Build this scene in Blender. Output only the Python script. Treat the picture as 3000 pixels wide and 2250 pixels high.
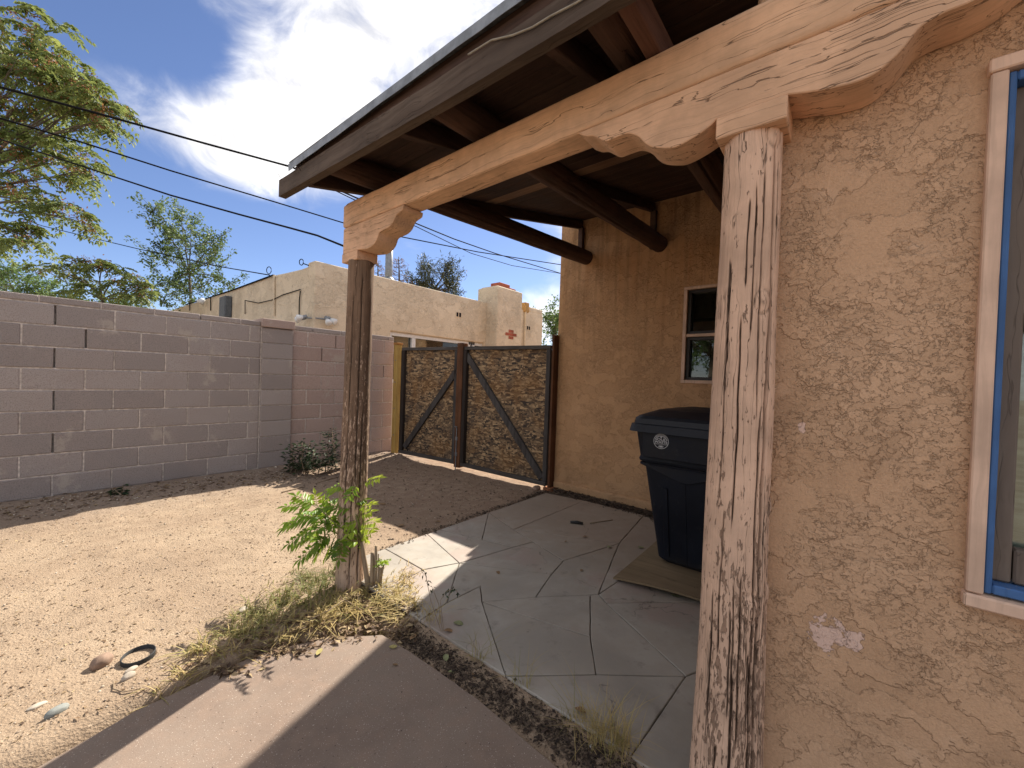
import bpy, bmesh, math, random
import numpy as np
from mathutils import Vector, Matrix
R = math.radians
random.seed(7); rng = np.random.default_rng(7)
for _o in list(bpy.data.objects): bpy.data.objects.remove(_o)
S = bpy.context.scene; COL = S.collection

# ------------------------------------------------------------------ camera
EYE = Vector((0, 0, 1.32)); F = 1180.0; W0, H0 = 3000, 2250      # photo pixels
_yaw, _pit, _rol = 0.884212, 0.0132844, -0.0343614
_f = Vector((math.sin(_yaw)*math.cos(_pit), math.cos(_yaw)*math.cos(_pit), -math.sin(_pit)))
_r = Vector((math.cos(_yaw), -math.sin(_yaw), 0)); _d = _f.cross(_r)
_c, _s = math.cos(_rol), math.sin(_rol)
RIGHT = _c*_r + _s*_d; DOWN = -_s*_r + _c*_d; FWD = _f
cam = bpy.data.cameras.new('camera'); cam.sensor_width = 36; cam.lens = F/W0*36
cam.clip_start = 0.02; cam.clip_end = 2000
co = bpy.data.objects.new('camera', cam); COL.objects.link(co)
m3 = Matrix((RIGHT, -DOWN, -FWD)).transposed(); co.matrix_world = Matrix.Translation(EYE) @ m3.to_4x4()
S.camera = co
S.cycles.max_bounces = 7; S.cycles.diffuse_bounces = 5; S.cycles.glossy_bounces = 3; S.cycles.transparent_max_bounces = 8
def ray(px, py): return FWD + RIGHT*((px-W0/2)/F) + DOWN*((py-H0/2)/F)
def onax(px, py, ax, v):
    d = ray(px, py); return EYE + d*((v-EYE[ax])/d[ax])
def G(px, py, z=0.0): return onax(px, py, 2, z)        # a pixel on the ground
def DP(px, py, dep): return EYE + ray(px, py)*dep       # a pixel at a distance

# ------------------------------------------------------------------ light
SUN = Vector((1.08, 0.35, 1.0)).normalized()
S.view_settings.view_transform = 'Standard'; S.view_settings.look = 'None'
S.view_settings.gamma = 1; S.view_settings.use_curve_mapping = False
S.view_settings.exposure = 1.41
wd = bpy.data.worlds.new('World'); S.world = wd; wd.use_nodes = True
wt = wd.node_tree; wn = wt.nodes; wl = wt.links; wn.clear()
def W(t, **k):
    n = wn.new(t)
    for a, b in k.items(): setattr(n, a, b)
    return n
def wmath(op, a, b=None, c=None):
    n = W('ShaderNodeMath', operation=op)
    for i, v in enumerate((a, b, c)):
        if v is None: continue
        if isinstance(v, (int, float)): n.inputs[i].default_value = v
        else: wl.new(v, n.inputs[i])
    return n.outputs[0]
sky = W('ShaderNodeTexSky', sky_type='NISHITA', sun_disc=False)
sky.sun_elevation = math.asin(SUN.z); sky.sun_rotation = math.atan2(SUN.x, SUN.y)
sky.altitude = 1600; sky.air_density = 1.0; sky.dust_density = 0.6; sky.ozone_density = 2.5
tc = W('ShaderNodeTexCoord'); sep = W('ShaderNodeSeparateXYZ'); wl.new(tc.outputs['Generated'], sep.inputs[0])
mp = W('ShaderNodeMapping'); wl.new(tc.outputs['Generated'], mp.inputs[0]); mp.inputs['Scale'].default_value = (1, 1, 1.5); mp.inputs['Location'].default_value = (.3, 1.7, .4); mp.inputs['Rotation'].default_value = (0, R(12), R(25))
def wnoise(scale, detail, rough, dist, vec):
    n = W('ShaderNodeTexNoise'); n.inputs['Scale'].default_value = scale; n.inputs['Detail'].default_value = detail
    n.inputs['Roughness'].default_value = rough; n.inputs['Distortion'].default_value = dist; wl.new(vec, n.inputs['Vector']); return n.outputs['Fac']
nA = wnoise(2.2, 9, 0.56, 0.4, mp.outputs[0]); nB = wnoise(9.0, 8, 0.6, 0.7, mp.outputs[0])
tot = wmath('MULTIPLY', nA, 0.66); tot = wmath('ADD', wmath('ADD', tot, wmath('MULTIPLY', nB, 0.40)), 0.10)
def blob(px, py, rad, amp):                       # a bank of cloud round a direction
    d = ray(px, py).normalized()
    dt = W('ShaderNodeVectorMath', operation='DOT_PRODUCT'); wl.new(tc.outputs['Generated'], dt.inputs[0]); dt.inputs[1].default_value = d
    mr = W('ShaderNodeMapRange', interpolation_type='SMOOTHSTEP'); wl.new(dt.outputs['Value'], mr.inputs[0])
    mr.inputs[1].default_value = math.cos(R(rad)); mr.inputs[2].default_value = 1.0; mr.inputs[3].default_value = 0; mr.inputs[4].default_value = amp
    return mr.outputs[0]
for b in ((700, 350, 11, .17), (930, 400, 11, .18), (560, 440, 10, .16), (450, 300, 6, .08), (820, 480, 10, .08), (400, 490, 7, .10), (1200, -100, 16, .06), (1000, 60, 8, .04), (40, -20, 7, .08), (270, 170, 12, -.34), (500, 110, 8, -.20), (760, 170, 7, -.15), (330, 640, 13, -.34), (650, 680, 10, -.24), (900, 760, 14, -.32), (1400, 740, 15, -.30), (1580, 910, 5, .20)):
    tot = wmath('ADD', tot, blob(*b))
cov = W('ShaderNodeMapRange', interpolation_type='SMOOTHSTEP'); wl.new(tot, cov.inputs[0])
cov.inputs[1].default_value = 0.40; cov.inputs[2].default_value = 0.80; cov.inputs[3].default_value = 0.0; cov.inputs[4].default_value = 0.94
CLOUD = 3.7
shade = W('ShaderNodeMapRange'); wl.new(nB, shade.inputs[0]); shade.inputs[1].default_value = .3; shade.inputs[2].default_value = .7; shade.inputs[3].default_value = .72; shade.inputs[4].default_value = 1.12
cc = W('ShaderNodeMix', data_type='RGBA', blend_type='MULTIPLY'); cc.inputs[0].default_value = 1; cc.inputs[6].default_value = (CLOUD*1.0, CLOUD*.975, CLOUD*.95, 1); wl.new(shade.outputs[0], cc.inputs[7])
cvp = wmath('POWER', cov.outputs[0], 1.25)
mx = W('ShaderNodeMix', data_type='RGBA'); wl.new(cvp, mx.inputs[0]); skm = W('ShaderNodeMix', data_type='RGBA', blend_type='MULTIPLY'); skm.inputs[0].default_value = 1; wl.new(sky.outputs[0], skm.inputs[6]); skm.inputs[7].default_value = (.36, .348, .39, 1); wl.new(skm.outputs[2], mx.inputs[6]); wl.new(cc.outputs[2], mx.inputs[7])
bg = W('ShaderNodeBackground'); bg.inputs[1].default_value = 0.15; wl.new(mx.outputs[2], bg.inputs[0])
wo = W('ShaderNodeOutputWorld'); wl.new(bg.outputs[0], wo.inputs[0])
sl = bpy.data.lights.new('sun', 'SUN'); sl.energy = 4.0; sl.angle = R(0.55); sl.color = (1.0, 0.93, 0.82)
so = bpy.data.objects.new('sun', sl); COL.objects.link(so); so.rotation_euler = SUN.to_track_quat('Z', 'Y').to_euler(); so.location = SUN*30

# ------------------------------------------------------------------ numpy noise
_perm = rng.permutation(256); _perm = np.concatenate([_perm, _perm, _perm])
_g3 = rng.normal(size=(256, 3)); _g3 /= np.linalg.norm(_g3, axis=1)[:, None]
def pn(x, y, z):
    x, y, z = np.broadcast_arrays(np.asarray(x, float), np.asarray(y, float), np.asarray(z, float))
    xi, yi, zi = np.floor(x).astype(int), np.floor(y).astype(int), np.floor(z).astype(int)
    xf, yf, zf = x-xi, y-yi, z-zi
    u, v, w = (t*t*t*(t*(t*6-15)+10) for t in (xf, yf, zf)); out = 0
    for a in (0, 1):
        for b in (0, 1):
            for c in (0, 1):
                h = _perm[(_perm[(_perm[(xi+a) & 255]+yi+b) & 255]+zi+c) & 255]; g = _g3[h]
                d = g[..., 0]*(xf-a)+g[..., 1]*(yf-b)+g[..., 2]*(zf-c)
                out = out + d*(u if a else 1-u)*(v if b else 1-v)*(w if c else 1-w)
    return out
def fbm(x, y, z, oc=4, ro=.5):
    s = 0; a = 1
    for i in range(oc): s = s+a*pn(x*2**i+i*7.3, y*2**i+i*3.1, z*2**i); a *= ro
    return s
def sst(a, b, x):
    t = np.clip((x-a)/(b-a), 0, 1); return t*t*(3-2*t)

# ------------------------------------------------------------------ object helpers
def tag(o, label=None, cat=None, group=None, kind=None):
    if label: o['label'] = label
    if cat: o['category'] = cat
    if group: o['group'] = group
    if kind: o['kind'] = kind
    return o
def par(o, p):
    if p is not None:
        o.parent = p
        w = Matrix.Identity(4); q = p
        ch = []
        while q is not None: ch.append(q); q = q.parent
        for q in reversed(ch): w = w @ q.matrix_parent_inverse @ q.matrix_basis
        o.matrix_parent_inverse = w.inverted()
    return o
def empty(name, loc, label=None, cat=None, group=None):
    o = bpy.data.objects.new(name, None); COL.objects.link(o); o.location = loc; o.empty_display_size = .1
    return tag(o, label, cat, group)
def link(name, me, mat=None, parent=None):
    o = bpy.data.objects.new(name, me); COL.objects.link(o)
    if mat is not None and not len(me.materials): me.materials.append(mat)
    return par(o, parent)
def npmesh(name, V, Fc, smooth=False, attrs=None):
    V = np.ascontiguousarray(V, dtype=np.float32).reshape(-1, 3); Fc = np.ascontiguousarray(Fc, dtype=np.int32); k = Fc.shape[1]
    me = bpy.data.meshes.new(name); me.vertices.add(len(V)); me.vertices.foreach_set('co', V.ravel())
    me.loops.add(Fc.size); me.loops.foreach_set('vertex_index', Fc.ravel())
    me.polygons.add(len(Fc)); me.polygons.foreach_set('loop_start', np.arange(0, Fc.size, k, dtype=np.int32))
    me.update(calc_edges=True); me.validate()
    if smooth: me.polygons.foreach_set('use_smooth', np.ones(len(Fc), bool))
    for an, av in (attrs or {}).items():
        a = me.attributes.new(an, 'FLOAT', 'POINT'); a.data.foreach_set('value', np.ascontiguousarray(av, dtype=np.float32).ravel())
    return me
def smooth(me, ang=None):
    me.polygons.foreach_set('use_smooth', np.ones(len(me.polygons), bool))
class MB:
    """collects simple shapes into one bmesh; build() links them as one mesh object"""
    def __init__(s): s.b = bmesh.new()
    def box(s, x0, x1, y0, y1, z0, z1, bev=0, seg=1, M=None):
        r = bmesh.ops.create_cube(s.b, size=1); vs = r['verts']
        for v in vs:
            v.co = Vector((x0+(v.co.x+.5)*(x1-x0), y0+(v.co.y+.5)*(y1-y0), z0+(v.co.z+.5)*(z1-z0)))
        if bev:
            es = list({e for v in vs for e in v.link_edges})
            o = bmesh.ops.bevel(s.b, geom=es, offset=bev, segments=seg, affect='EDGES', profile=.5); vs = list({v for f in o['faces'] for v in f.verts} | {v for v in vs if v.is_valid})
        if M is not None:
            for v in vs: v.co = M @ v.co
        return s
    def prism(s, pts, ax, a0, a1, bev=0):
        """outline pts (2-D) extruded along axis ax from a0 to a1"""
        def P(p, t):
            q = [0, 0, 0]; o = [i for i in range(3) if i != ax]; q[o[0]], q[o[1]] = p; q[ax] = t; return Vector(q)
        A = [s.b.verts.new(P(p, a0)) for p in pts]; B = [s.b.verts.new(P(p, a1)) for p in pts]; n = len(pts)
        fs = [s.b.faces.new(A), s.b.faces.new(list(reversed(B)))]
        for i in range(n): fs.append(s.b.faces.new((A[i], B[i], B[(i+1) % n], A[(i+1) % n])))
        bmesh.ops.recalc_face_normals(s.b, faces=fs)
        if bev:
            es = list({e for f in fs[:2] for e in f.edges})
            bmesh.ops.bevel(s.b, geom=es, offset=bev, segments=1, affect='EDGES', profile=.5)
        return s
    def tube(s, pts, rad, n=8, cap=True):
        pts = [Vector(p) for p in pts]; rings = []
        rr = rad if isinstance(rad, (list, tuple)) else [rad]*len(pts)
        for i, p in enumerate(pts):
            t = (pts[min(i+1, len(pts)-1)]-pts[max(i-1, 0)]).normalized()
            a = t.orthogonal().normalized() if i == 0 else (pa - t*pa.dot(t)).normalized()
            pa = a; b = t.cross(a)
            rings.append([s.b.verts.new(p+rr[i]*(a*math.cos(2*math.pi*k/n)+b*math.sin(2*math.pi*k/n))) for k in range(n)])
        for r0, r1 in zip(rings, rings[1:]):
            for k in range(n): s.b.faces.new((r0[k], r0[(k+1) % n], r1[(k+1) % n], r1[k]))
        if cap:
            s.b.faces.new(list(reversed(rings[0]))); s.b.faces.new(rings[-1])
        return s
    def build(s, name, mat, parent=None, smo=False):
        me = bpy.data.meshes.new(name); s.b.normal_update(); s.b.to_mesh(me); s.b.free()
        if smo: smooth(me)
        return link(name, me, mat, parent)
def box(name, mat, parent, x0, x1, y0, y1, z0, z1, bev=0.003, M=None):
    return MB().box(x0, x1, y0, y1, z0, z1, bev, 1, M).build(name, mat, parent)

# ------------------------------------------------------------------ materials
def lin(r, g, b): return tuple((v/12.92 if v <= .04045 else ((v+.055)/1.055)**2.4) for v in (r/255, g/255, b/255))
class NT:
    def __init__(s, name, rough=.85, spec=.25):
        s.m = bpy.data.materials.new(name); s.m.use_nodes = True; s.t = s.m.node_tree; s.b = s.t.nodes['Principled BSDF']
        s.b.inputs['Roughness'].default_value = rough; s.b.inputs['Specular IOR Level'].default_value = spec
    def n(s, t, **k):
        q = s.t.nodes.new(t)
        for a, b in k.items(): setattr(q, a, b)
        return q
    def inp(s, sock, v):
        if isinstance(v, bpy.types.NodeSocket): s.t.links.new(v, sock)
        elif isinstance(v, tuple) and len(v) == 3 and sock.type == 'RGBA': sock.default_value = (*v, 1)
        else: sock.default_value = v
    def pos(s): return s.n('ShaderNodeNewGeometry').outputs['Position']
    def obj(s): return s.n('ShaderNodeTexCoord').outputs['Object']
    def rnd(s): return s.n('ShaderNodeObjectInfo').outputs['Random']
    def attr(s, nm): return s.n('ShaderNodeAttribute', attribute_name=nm).outputs['Fac']
    def map(s, vec, scale=(1, 1, 1), loc=(0, 0, 0), rot=(0, 0, 0)):
        q = s.n('ShaderNodeMapping'); s.inp(q.inputs[0], vec); q.inputs['Scale'].default_value = scale; q.inputs['Location'].default_value = loc; q.inputs['Rotation'].default_value = rot; return q.outputs[0]
    def noise(s, vec, scale, detail=4, rough=.55, dist=0, col=False):
        q = s.n('ShaderNodeTexNoise'); s.inp(q.inputs['Vector'], vec); q.inputs['Scale'].default_value = scale; q.inputs['Detail'].default_value = detail
        q.inputs['Roughness'].default_value = rough; q.inputs['Distortion'].default_value = dist; return q.outputs['Color' if col else 'Fac']
    def vor(s, vec, scale, feat='F1', out='Distance'):
        q = s.n('ShaderNodeTexVoronoi', feature=feat); s.inp(q.inputs['Vector'], vec); q.inputs['Scale'].default_value = scale; return q.outputs[out]
    def ma(s, op, a, b=0.0, c=0.0):
        q = s.n('ShaderNodeMath', operation=op)
        for i, v in enumerate((a, b, c)): s.inp(q.inputs[i], v)
        return q.outputs[0]
    def mr(s, v, a, b, c=0.0, d=1.0, sm=True):
        q = s.n('ShaderNodeMapRange'); q.interpolation_type = 'SMOOTHSTEP' if sm else 'LINEAR'
        for i, x in enumerate((v, a, b, c, d)): s.inp(q.inputs[i], x)
        return q.outputs[0]
    def mix(s, f, a, b, mode='MIX'):
        q = s.n('ShaderNodeMix', data_type='RGBA', blend_type=mode); s.inp(q.inputs[0], f); s.inp(q.inputs[6], a); s.inp(q.inputs[7], b); return q.outputs[2]
    def vmix(s, f, a, b):
        q = s.n('ShaderNodeMix', data_type='VECTOR'); s.inp(q.inputs[0], f); s.inp(q.inputs[4], a); s.inp(q.inputs[5], b); return q.outputs[1]
    def vadd(s, a, b, k=1.0):
        q = s.n('ShaderNodeVectorMath', operation='MULTIPLY_ADD'); s.inp(q.inputs[0], b); q.inputs[1].default_value = (k, k, k); s.inp(q.inputs[2], a); return q.outputs[0]
    def sep(s, v):
        q = s.n('ShaderNodeSeparateXYZ'); s.inp(q.inputs[0], v); return q.outputs
    def bump(s, h, strength=.5, dist=.01, nrm=None):
        q = s.n('ShaderNodeBump'); s.inp(q.inputs['Height'], h); q.inputs['Strength'].default_value = strength; q.inputs['Distance'].default_value = dist
        if nrm is not None: s.inp(q.inputs['Normal'], nrm)
        return q.outputs[0]
    def done(s, col=None, nrm=None, rough=None):
        if col is not None: s.inp(s.b.inputs['Base Color'], col)
        if nrm is not None: s.inp(s.b.inputs['Normal'], nrm)
        if rough is not None: s.inp(s.b.inputs['Roughness'], rough)
        return s.m
def plain(name, c, rough=.7, spec=.3, metal=0, var=.25, scale=20):
    k = NT(name, rough, spec); k.b.inputs['Metallic'].default_value = metal
    n = k.noise(k.pos(), scale, 5, .6); col = k.mix(k.mr(n, .3, .7, 0, 1), tuple(v*(1-var) for v in c), tuple(v*(1+var*.6) for v in c))
    return k.done(col, k.bump(n, .15, .004))

def m_stucco(name, A, B, L, sc=1.0, streak=False, chip=None, lines=.75, amp=1.0, dirt=True):
    k = NT(name, .92, .15); p = k.pos()
    w = k.vadd(p, k.noise(p, 9*sc, 2, .5, 0, True), .03/sc); w2 = k.vadd(w, k.noise(p, 45*sc, 3, .6, 0, True), .016/sc)
    wst = k.map(w2, (1, 1, 1.35), (0, 0, 0), (R(14), 0, 0))
    n1 = k.noise(wst, 5.0*sc, 6, .6, .15); n2 = k.noise(wst, 27*sc, 5, .6, .2); n3 = k.noise(p, 2.6*sc, 4, .55)
    reg = k.mr(n3, .43, .58, .04, 1)
    p1 = k.mr(n1, .485, .515); p2 = k.mr(n2, .49, .53)
    fine = k.noise(p, 160*sc, 3, .6)
    h = k.ma('ADD', k.ma('MULTIPLY', p1, .55), k.ma('MULTIPLY', k.ma('MULTIPLY', p2, reg), .42)); h = k.ma('ADD', h, k.ma('MULTIPLY', fine, .5)); h = k.ma('ADD', h, k.ma('MULTIPLY', n3, .5))
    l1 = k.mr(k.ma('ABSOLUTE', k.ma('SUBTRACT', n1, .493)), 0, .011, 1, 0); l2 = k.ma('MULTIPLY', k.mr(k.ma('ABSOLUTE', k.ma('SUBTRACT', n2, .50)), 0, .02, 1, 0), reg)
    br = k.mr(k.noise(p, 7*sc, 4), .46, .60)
    ln = k.ma('MULTIPLY', k.ma('MAXIMUM', k.ma('MULTIPLY', l1, br), k.ma('MULTIPLY', l2, .7)), lines)  # dark contour lines: crevice shade together with dirt, put into the colour
    big = k.mr(k.noise(p, 1.3*sc, 5, .6), .33, .67)
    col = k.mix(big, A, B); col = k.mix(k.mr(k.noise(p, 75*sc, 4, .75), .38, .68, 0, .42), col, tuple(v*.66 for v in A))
    col = k.mix(k.ma('MULTIPLY', p1, .20), col, tuple(min(1, v*1.22) for v in B)); col = k.mix(k.ma('MULTIPLY', k.ma('MULTIPLY', k.ma('SUBTRACT', 1.0, p2), reg), .22), col, tuple(v*.66 for v in A))  # low spots between plateaus darkened: cavity shade put into the colour
    if streak:
        x, y, z = k.sep(p)
        sn = k.noise(k.map(p, (1, 9, .55)), 1.6, 5, .6)
        up = k.mr(z, 1.2, 2.7); col = k.mix(k.ma('MULTIPLY', k.mr(sn, .46, .66), k.ma('MULTIPLY', up, .45)), col, tuple(v*1.5 for v in (A[0]*.62, A[1]*.55, A[2]*.5)))
        col = k.mix(k.ma('MULTIPLY', k.mr(k.noise(k.map(p, (1, 12, .6), (3, 2, 0)), 1.4, 5, .6), .48, .68), k.ma('MULTIPLY', up, .5)), col, tuple(v*.48 for v in A))
        lo = k.mr(z, .02, .35, 1, 0); col = k.mix(k.ma('MULTIPLY', lo, .35), col, (A[0]*1.1, A[1]*1.2, A[2]*1.35))
    st = k.mr(k.noise(k.map(p, (1, 1, .7), (4, 1, 2)), 2.2*sc, 6, .68), .50, .68, 0, .42); col = k.mix(st, col, tuple(v*.62 for v in A)); col = k.mix(k.mr(k.noise(p, 6*sc, 5, .65), .55, .75, 0, .35), col, (min(1, B[0]*1.1), B[1]*1.16, B[2]*1.25))
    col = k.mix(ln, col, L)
    if chip:
        for (cx, cy, cz, ra, ry) in chip:
            v = k.n('ShaderNodeVectorMath', operation='SUBTRACT'); k.inp(v.inputs[0], p); v.inputs[1].default_value = (cx, cy, cz)
            mpv = k.map(v.outputs[0], (0, 1/ra, 1/ry)); ln_ = k.n('ShaderNodeVectorMath', operation='LENGTH'); k.inp(ln_.inputs[0], mpv)
            dd = k.ma('ADD', ln_.outputs['Value'], k.ma('MULTIPLY', k.ma('SUBTRACT', k.noise(p, 34, 5, .62), .5), 3.0))
            cm = k.mr(dd, .82, .90, 1, 0); col = k.mix(cm, col, lin(222, 190, 172)); h = k.ma('SUBTRACT', h, k.ma('MULTIPLY', cm, .7))
    return k.done(col, k.bump(h, 1.0, .0065*amp))

def m_wood(name, A, B, C, axis=2, fine=1.0, rough=.85, paint=None, peel=.45, obj=True, bump=.6, attr=None):
    """weathered wood with the grain along an axis; with paint, flaking where peel (or the mesh's own peel value) is high"""
    k = NT(name, rough, .2); p = k.obj() if obj else k.pos()
    sc = [26*fine]*3; sc[axis] = 1.0*fine; sc2 = [110*fine]*3; sc2[axis] = 4*fine
    off = k.n('ShaderNodeCombineXYZ'); rn = k.ma('MULTIPLY', k.rnd(), 37.0)
    for i in range(3): k.inp(off.inputs[i], rn)
    v = k.vadd(p, off.outputs[0])
    wv = k.vadd(v, k.noise(v, 7, 2, .5, 0, True), .03)
    g1 = k.noise(k.map(wv, tuple(sc)), 1, 6, .62, .3); g2 = k.noise(k.map(wv, tuple(sc2)), 1, 4, .6, .2); lo = k.noise(v, 2.5, 4, .6)
    scc = [34*fine]*3; scc[axis] = .55*fine; gc = k.noise(k.map(wv, tuple(scc), (3.1, 5.2, 1.7)), 1, 3, .5, .1); cr = k.mr(k.ma('ABSOLUTE', k.ma('SUBTRACT', gc, .5)), 0, .0075, 1, 0); cr = k.ma('MULTIPLY', cr, k.mr(k.noise(v, 4, 3), .38, .52))
    col = k.mix(k.mr(g1, .3, .7), A, B); col = k.mix(k.mr(lo, .35, .7, 0, .55), col, C); col = k.mix(k.mr(g2, .5, .75, 0, .5), col, tuple(x*.5 for x in A))
    h = k.ma('ADD', k.ma('MULTIPLY', g1, .6), k.ma('MULTIPLY', g2, .35))
    if paint:
        sc3 = [95*fine]*3; sc3[axis] = 22*fine
        fl = k.noise(k.map(wv, tuple(sc3)), 1, 6, .66, .2)
        thr = k.ma('SUBTRACT', 1.0, k.attr(attr)) if attr else 1-peel
        pm = k.mr(k.ma('SUBTRACT', fl, k.ma('MULTIPLY', thr, .5)), .235, .275, 1, 0)
        pc = k.mix(k.mr(k.noise(v, 6, 5, .6), .3, .7), tuple(x*.78 for x in paint), tuple(x*1.08 for x in paint)); pc = k.mix(k.mr(g2, .46, .74, 0, .42), pc, tuple(x*.6 for x in paint))
        col = k.mix(pm, col, pc); h = k.ma('ADD', k.ma('MULTIPLY', h, .7), k.ma('MULTIPLY', pm, .5))
    col = k.mix(k.ma('MULTIPLY', cr, .7), col, tuple(x*.5 for x in A)); h = k.ma('SUBTRACT', h, k.ma('MULTIPLY', cr, .9))
    if attr:
        ck = k.attr('crack'); col = k.mix(ck, col, tuple(x*.24 for x in A))
    return k.done(col, k.bump(h, bump, .006))

def m_leaf(name, dark, mid, light, trans=.35, rough=.55):
    k = NT(name, rough, .35); t = k.attr('tint')
    col = k.mix(k.mr(t, 0, .55, 0, 1, False), dark, mid); col = k.mix(k.mr(t, .55, 1, 0, 1, False), col, light)
    k.inp(k.b.inputs['Base Color'], col)
    tr = k.n('ShaderNodeBsdfTranslucent'); k.inp(tr.inputs[0], k.mix(.5, col, light))
    ms = k.n('ShaderNodeMixShader'); ms.inputs[0].default_value = trans
    out = k.t.nodes['Material Output']; k.t.links.new(k.b.outputs[0], ms.inputs[1]); k.t.links.new(tr.outputs[0], ms.inputs[2]); k.t.links.new(ms.outputs[0], out.inputs[0])
    return k.m
def m_glass(name, tint=(.9, .95, .93), lo=.06, hi=.6):
    m = bpy.data.materials.new(name); m.use_nodes = True; t = m.node_tree; t.nodes.clear()
    o = t.nodes.new('ShaderNodeOutputMaterial'); ms = t.nodes.new('ShaderNodeMixShader'); tr = t.nodes.new('ShaderNodeBsdfTransparent'); gl = t.nodes.new('ShaderNodeBsdfGlossy'); fr = t.nodes.new('ShaderNodeFresnel')
    fr.inputs[0].default_value = 1.6; tr.inputs[0].default_value = (*tint, 1); gl.inputs['Roughness'].default_value = .02
    mr = t.nodes.new('ShaderNodeMapRange'); t.links.new(fr.outputs[0], mr.inputs[0]); mr.inputs[1].default_value = .04; mr.inputs[2].default_value = 1; mr.inputs[3].default_value = lo; mr.inputs[4].default_value = 1
    t.links.new(mr.outputs[0], ms.inputs[0]); t.links.new(tr.outputs[0], ms.inputs[1]); t.links.new(gl.outputs[0], ms.inputs[2]); t.links.new(ms.outputs[0], o.inputs[0]); return m
# ================================================================== MATERIALS
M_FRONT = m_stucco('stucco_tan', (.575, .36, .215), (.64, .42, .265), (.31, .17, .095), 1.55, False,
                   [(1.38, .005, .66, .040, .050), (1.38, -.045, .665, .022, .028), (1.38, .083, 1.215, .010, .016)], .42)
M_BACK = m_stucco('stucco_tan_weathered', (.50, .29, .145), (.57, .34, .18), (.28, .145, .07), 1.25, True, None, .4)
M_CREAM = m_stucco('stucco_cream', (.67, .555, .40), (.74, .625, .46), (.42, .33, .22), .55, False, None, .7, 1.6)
M_BEAM = m_wood('tan_painted_timber', (.30, .17, .10), (.36, .2, .12), (.2, .12, .08), 1, .8, .8, (.77, .49, .305), -.02, True, .85)
M_BEAMZ = m_wood('tan_painted_block', (.30, .17, .10), (.36, .2, .12), (.2, .12, .08), 1, .9, .8, (.75, .475, .30), .0, True, .85)
M_POSTR = m_wood('flaking_painted_log', (.28, .175, .118), (.39, .255, .175), (.22, .145, .10), 2, 1.1, .85, (.66, .445, .315), .4, True, 1.0, 'peel')
M_POSTL = m_wood('flaking_brown_log', (.16, .10, .064), (.29, .19, .125), (.12, .082, .058), 2, 1.0, .88, (.55, .39, .28), .7, True, .8, 'peel')
M_VIGA = m_wood('dark_stained_log', (0.065, 0.035, 0.023), (0.117, 0.063, 0.042), (0.047, 0.028, 0.021), 2, .9, .8, None, 0, True, .8)
M_DARK = m_wood('dark_stained_board', (0.059, 0.036, 0.026), (0.101, 0.059, 0.043), (0.042, 0.027, 0.022), 1, .7, .8, None, 0, True, .5)
M_DARKX = m_wood('dark_stained_rafter', (0.056, 0.034, 0.025), (0.096, 0.056, 0.041), (0.040, 0.026, 0.020), 0, .7, .8, None, 0, True, .5)
M_REDX = m_wood('red_brown_board', (.11, .052, .034), (.16, .08, .052), (.08, .04, .03), 0, .7, .8, None, 0, True, .5)
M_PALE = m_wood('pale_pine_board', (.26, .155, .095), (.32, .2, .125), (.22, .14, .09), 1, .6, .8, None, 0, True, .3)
M_FASC = m_wood('weathered_fascia', (.075, .052, .038), (.14, .105, .08), (.05, .038, .03), 1, .8, .85, None, 0, True, .7)
M_GALV = plain('galvanised_drip_metal', (.24, .26, .28), .5, .4, .35, .3, 14)
M_ROOF = plain('rolled_roofing', (.16, .16, .16), .95, .1, 0, .4, 40)
M_DARKHOLE = plain('dark_interior', (.02, .02, .022), .9, .1)
M_GREYW = m_wood('grey_weathered_lumber', (.055, .050, .048), (.105, .095, .088), (.05, .04, .035), 2, .8, .9, None, 0, True, .6)
M_GREYH = m_wood('grey_weathered_rail', (.075, .065, .058), (.13, .115, .10), (.05, .04, .035), 0, .8, .9, None, 0, True, .6)
M_REDPOST = m_wood('red_brown_post', (.10, .045, .022), (.19, .085, .042), (.05, .025, .016), 2, .8, .85, None, 0, True, .5)
M_YELLOW = m_wood('new_yellow_pine', (.42, .27, .075), (.52, .36, .12), (.36, .2, .05), 2, .5, .7, None, 0, True, .3)
M_CABLE = plain('black_cable', (.012, .012, .013), .9, .05, 0, .1)
M_STEEL = plain('grey_steel', (.25, .26, .27), .5, .4, .5, .2)

def mat_dirt():
    k = NT('sandy_dirt', .95, .1); p = k.pos()
    big = k.noise(p, 1.1, 5, .6); med = k.noise(p, 9, 5, .65); fin = k.noise(p, 70, 5, .7); gr = k.vor(k.vadd(p, k.noise(p, 40, 2, .5, 0, True), .01), 120)
    col = k.mix(k.mr(big, .3, .7), (.29, .21, .145), (.39, .295, .205)); col = k.mix(k.mr(med, .4, .7, 0, .5), col, (.26, .185, .125))
    col = k.mix(k.mr(fin, .45, .72, 0, .55), col, (.25, .185, .13)); col = k.mix(k.mr(k.noise(p, 150, 2, .5), .62, .72, 0, .6), col, (.56, .46, .34))
    x, y, z = k.sep(p)
    dark_x = k.ma('MULTIPLY', k.mr(x, 1.6, 2.8), k.mr(med, .35, .6, .35, .8)); col = k.mix(dark_x, col, (.24, .165, .118))  # dirt gets darker with growing x, mottled by noise
    by = k.ma('MULTIPLY', k.mr(y, 4.6, 5.5), .6); col = k.mix(by, col, (.25, .19, .15))
    h = k.ma('ADD', k.ma('MULTIPLY', med, .9), k.ma('ADD', k.ma('MULTIPLY', fin, .6), k.ma('MULTIPLY', gr, .25)))
    return k.done(col, k.bump(h, .9, .014))
M_DIRT = mat_dirt()
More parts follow.
